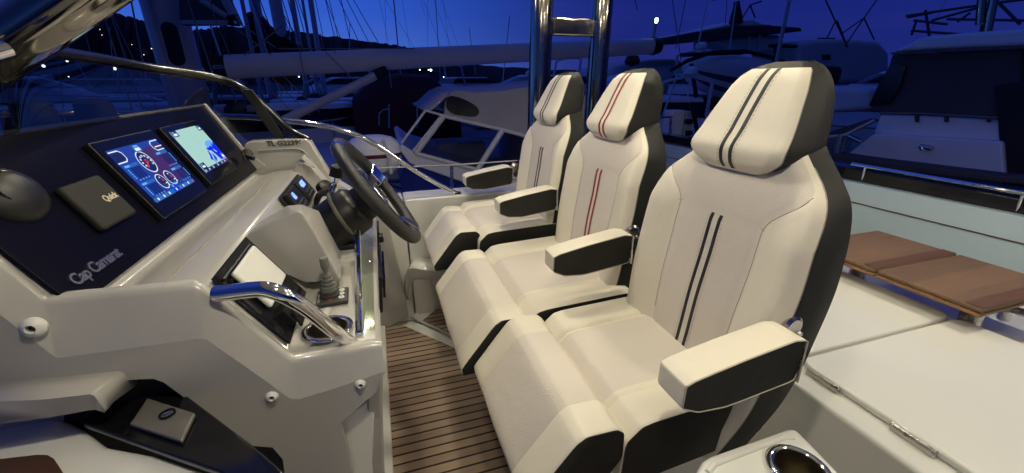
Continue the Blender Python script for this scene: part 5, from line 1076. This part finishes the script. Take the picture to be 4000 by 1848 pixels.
# service pedestal and ladder
pd = empty('dock_pedestal', ony(2660, 500, 5.4), 'pale dock pedestal with two black sockets between the seats', 'pedestal')
m = MB(); a, b_ = ony(2628, 432, 5.4), ony(2690, 620, 5.4); m.box((a.x, 5.4, b_.z-0.5), (ony(2678, 432, 5.4).x, 5.6, a.z)); m.build('cabinet', WH, pd, bevel=0.02)
m = MB(); m.box((ony(2680, 440, 5.4).x, 5.38, b_.z-0.5), (ony(2706, 440, 5.4).x, 5.6, a.z-0.02)); m.build('side_panel', mat('pale_green_panel', (0.45, 0.55, 0.52), .4), pd, bevel=0.01)
for py in (475, 520):
    m = MB(); m.tube([ony(2680, py, 5.36), ony(2700, py, 5.36)], 0.04, 10); m.build('socket', BLACKM, pd)
ld = empty('boarding_ladder', ony(2600, 500, 5.0), 'small steel boarding ladder left of the pedestal', 'ladder')
for a in [(2568, 455, 2570, 545), (2620, 455, 2618, 545)]: m = MB(); m.tube([ony(a[0], a[1], 5.0), ony(a[2], a[3], 5.0)], 0.018, 8); m.build('rail', STEEL, ld)
for a in [(2565, 457, 2625, 457), (2570, 530, 2630, 532)]: m = MB(); m.tube([ony(a[0], a[1], 5.0), ony(a[2], a[3], 5.0)], 0.016, 8); m.build('rung', STEEL, ld)
m = MB(); m.tube([ony(2630, 532, 5.0), ony(2637, 545, 5.0), ony(2637, 640, 5.0)], 0.016, 8); m.build('side_rail', STEEL, ld)
# dark gear pole
m = MB(); m.tube([ony(2700, 400, 5.2), ony(2725, 520, 5.2)], 0.03, 8); tag(m.build('fishing_pole', BLACKM), 'short dark pole leaning beside the pedestal', 'pole')

# --- motor yacht right: roof, canvas, transom
my = empty('motor_yacht', (7.0, 3.6, WZ), 'motor yacht at the right with blue-white roof and dark aft canvas', 'yacht')
def xb(pts, x, d, m_, nm, par, bev=0.03):
    m = MB(); m.prism(X3(pts, x), (d, 0, 0)); return m.build(nm, m_, par, bevel=bev)
xb([(3478, 203), (3560, 165), (3590, 146), (3760, 128), (4100, 105), (4500, 90), (4500, 172), (4000, 178), (3700, 190)], 7.0, 2.5, WH, 'roof', my, .05)
xb([(3478, 205), (3700, 192), (4000, 180), (4500, 172), (4500, 186), (4000, 190), (3700, 202), (3480, 213)], 6.97, 0.05, mat('roof_trim', (0.10, 0.08, 0.06), .6), 'roof_trim', my, .005)
xb([(3485, 213), (3700, 204), (3992, 192), (3985, 330), (3900, 462), (3600, 448), (3440, 445), (3390, 410), (3470, 260)], 7.1, 0.12, CANVD, 'aft_canvas', my, .02)
xb([(3478, 250), (3538, 252), (3520, 330), (3475, 405), (3395, 412), (3430, 330)], 7.05, 0.03, DWIN, 'canvas_window', my, .01)
xb([(3880, 330), (4200, 300), (4200, 760), (3910, 720), (3895, 470)], 6.9, 0.3, mat('maroon_black', (0.012, 0.003, 0.005), .6), 'dark_side_cover', my, .02)
xb([(3440, 448), (3910, 466), (3915, 560), (3412, 520)], 7.02, 0.2, WH, 'transom_top', my, .02)
xb([(3412, 522), (3915, 552), (3925, 690), (3880, 700), (3340, 640), (3300, 610)], 6.85, 0.5, WH, 'transom_lower', my, .03)
m = MB(); m.tube(X3([(3440, 443), (3600, 445), (3900, 462)], 6.9), 0.02, 8); m.build('canvas_rail', mat('bronze_rail', (.25, .2, .15), .4, metal=.8), my)
for px in (3585, 3700, 3865):
    m = MB(); m.prism(X3([(px-7, 448), (px+8, 449), (px+6, 478), (px-6, 476)], 6.98), (-.03, 0, 0)); m.build('canvas_strap', CANVD, my)
m = MB(); m.tube(X3([(3595, 572), (3640, 580)], 6.8), .03, 8); m.tube(X3([(3605, 574), (3606, 585)], 6.8), .03, 8); m.build('cleat', STEEL, my)
xb([(3200, 590), (3350, 615), (3900, 685), (4200, 700), (4200, 745), (3900, 715), (3340, 650), (3200, 640)], 6.2, 0.3, CANVD, 'rubbing_strake', my, .03)
xb([(3140, 335), (3400, 345), (3400, 430), (3250, 440), (3140, 420)], 8.2, 1.5, WH2, 'side_deck', my, .1)
for k_, a in enumerate([(3540, 62, 3900, 10), (3900, 10, 4150, -20), (3545, 68, 3640, 50), (3570, 80, 3700, 95), (3580, 80, 3560, 138), (3615, 40, 3630, 140), (3640, 80, 3840, 25), (3700, 75, 4100, 82), (3880, -10, 3985, 95), (3560, 120, 3760, 135), (3740, 85, 3790, 50), (3830, 130, 3850, 30)]):
    m = MB(); m.tube([onx(a[0], a[1], 7.8), onx(a[2], a[3], 7.8)], 0.017, 8); m.build('flybridge_rail', mat('dark_rail', (0.03, .03, .04), .4), my)
for a in [(3838, -20, 3828, 95), (3885, -20, 3855, 130)]:
    m = MB(); m.tube([onx(a[0], a[1], 7.4), onx(a[2], a[3], 7.4)], 0.045, 12); m.build('chrome_support', CHROMED, my)
boat('motor_boat', 'blue-grey cruiser behind the roof of the right-hand yacht', 'boat', 3350, 520, 9.0, 7, 2.2, fly=True, group='boats across the harbour')
gy = empty('gangway', onx(3300, 510, 6.3), 'dark folded gangway leaning left of the right-hand yacht', 'gangway')
m = MB(); m.prism(X3([(3218, 522), (3400, 462), (3418, 470), (3300, 528), (3230, 540)], 6.3), (.1, 0, 0)); m.build('gangway_plank', CANVD, gy, bevel=.01)
m = MB(); m.tube(X3([(3220, 536), (3300, 528), (3415, 470)], 6.28), .02, 8); m.build('plank_edge', SPAR, gy)
m = MB(); m.tube(X3([(3270, 600), (3290, 525)], 6.3), .05, 8); m.tube(X3([(3300, 525), (3365, 555)], 6.3), .03, 8); m.build('gangway_hinge', STEEL, gy)

# --- pale hull lying across our stern with its chrome rail
nh = empty('neighbour_hull', (3.5, 1.5, WZ), 'white hull side with teal light put into its colour, right behind our stern', 'boat')
TEALW = mat('white_gelcoat_teal_light', (0.62, 0.76, 0.76), 0.32, coat=0.3, noise=0.03, nscale=3)  # white hull, its base tinted teal to stand in for the light on it
def hullx(z): return 3.50-0.05*math.sin(max(0, (z+0.9))*1.5)
rows = [[Vector((hullx(z), y, z+0.006*(2.3-y))) for y in fl(-4.0, 8.0, 9)] for z in fl(-0.9, 0.70, 12)]
m = MB(); m.grid(rows); m.grid([[p for p in rows[-1]], [p+Vector((0.25, 0, 0.02)) for p in rows[-1]], [p+Vector((0.3, 0, -1.5)) for p in rows[-1]]]); m.build('hull_side', TEALW, nh)
m = MB(); m.tube([Vector((hullx(.50)-.004, y, .555+0.006*(2.3-y))) for y in fl(-4, 8, 5)], 0.004, 6); m.build('pinstripe', mat('pinstripe_maroon', (0.12, 0.03, 0.03), .5), nh)
m = MB(); m.box((3.40, -4, 0.255), (3.52, 8, 0.285)); m.build('rub_rail', BLACKM, nh, bevel=.006)
m = MB(); m.box((3.50, -4, 0.712), (3.66, 8, 0.80)); m.build('gunwale_band', BLACKG, nh, bevel=.01)
m = MB(); m.tube([Vector((3.50, y, 0.83)) for y in (2.25, 0, -4)], .014, 10); m.build('gunwale_rail', CHROME, nh)
for y in (2.15, 1.30, 0.45): m = MB(); m.tube([(3.50, y, .83), (3.51, y, .72)], .010, 8); m.build('rail_stanchion', CHROME, nh)
m = MB(); a = onz(3940, 1200, 0.55); m.tube([a+Vector((-.02, .12, 0)), a+Vector((0.0, -.12, 0))], .016, 10); m.tube([a, a-Vector((0, 0, .06))], .02, 8); tag(m.build('stern_cleat', CHROME), 'chrome cleat just beyond the corner of the teak table', 'cleat')
# pontoon far under boats, dark
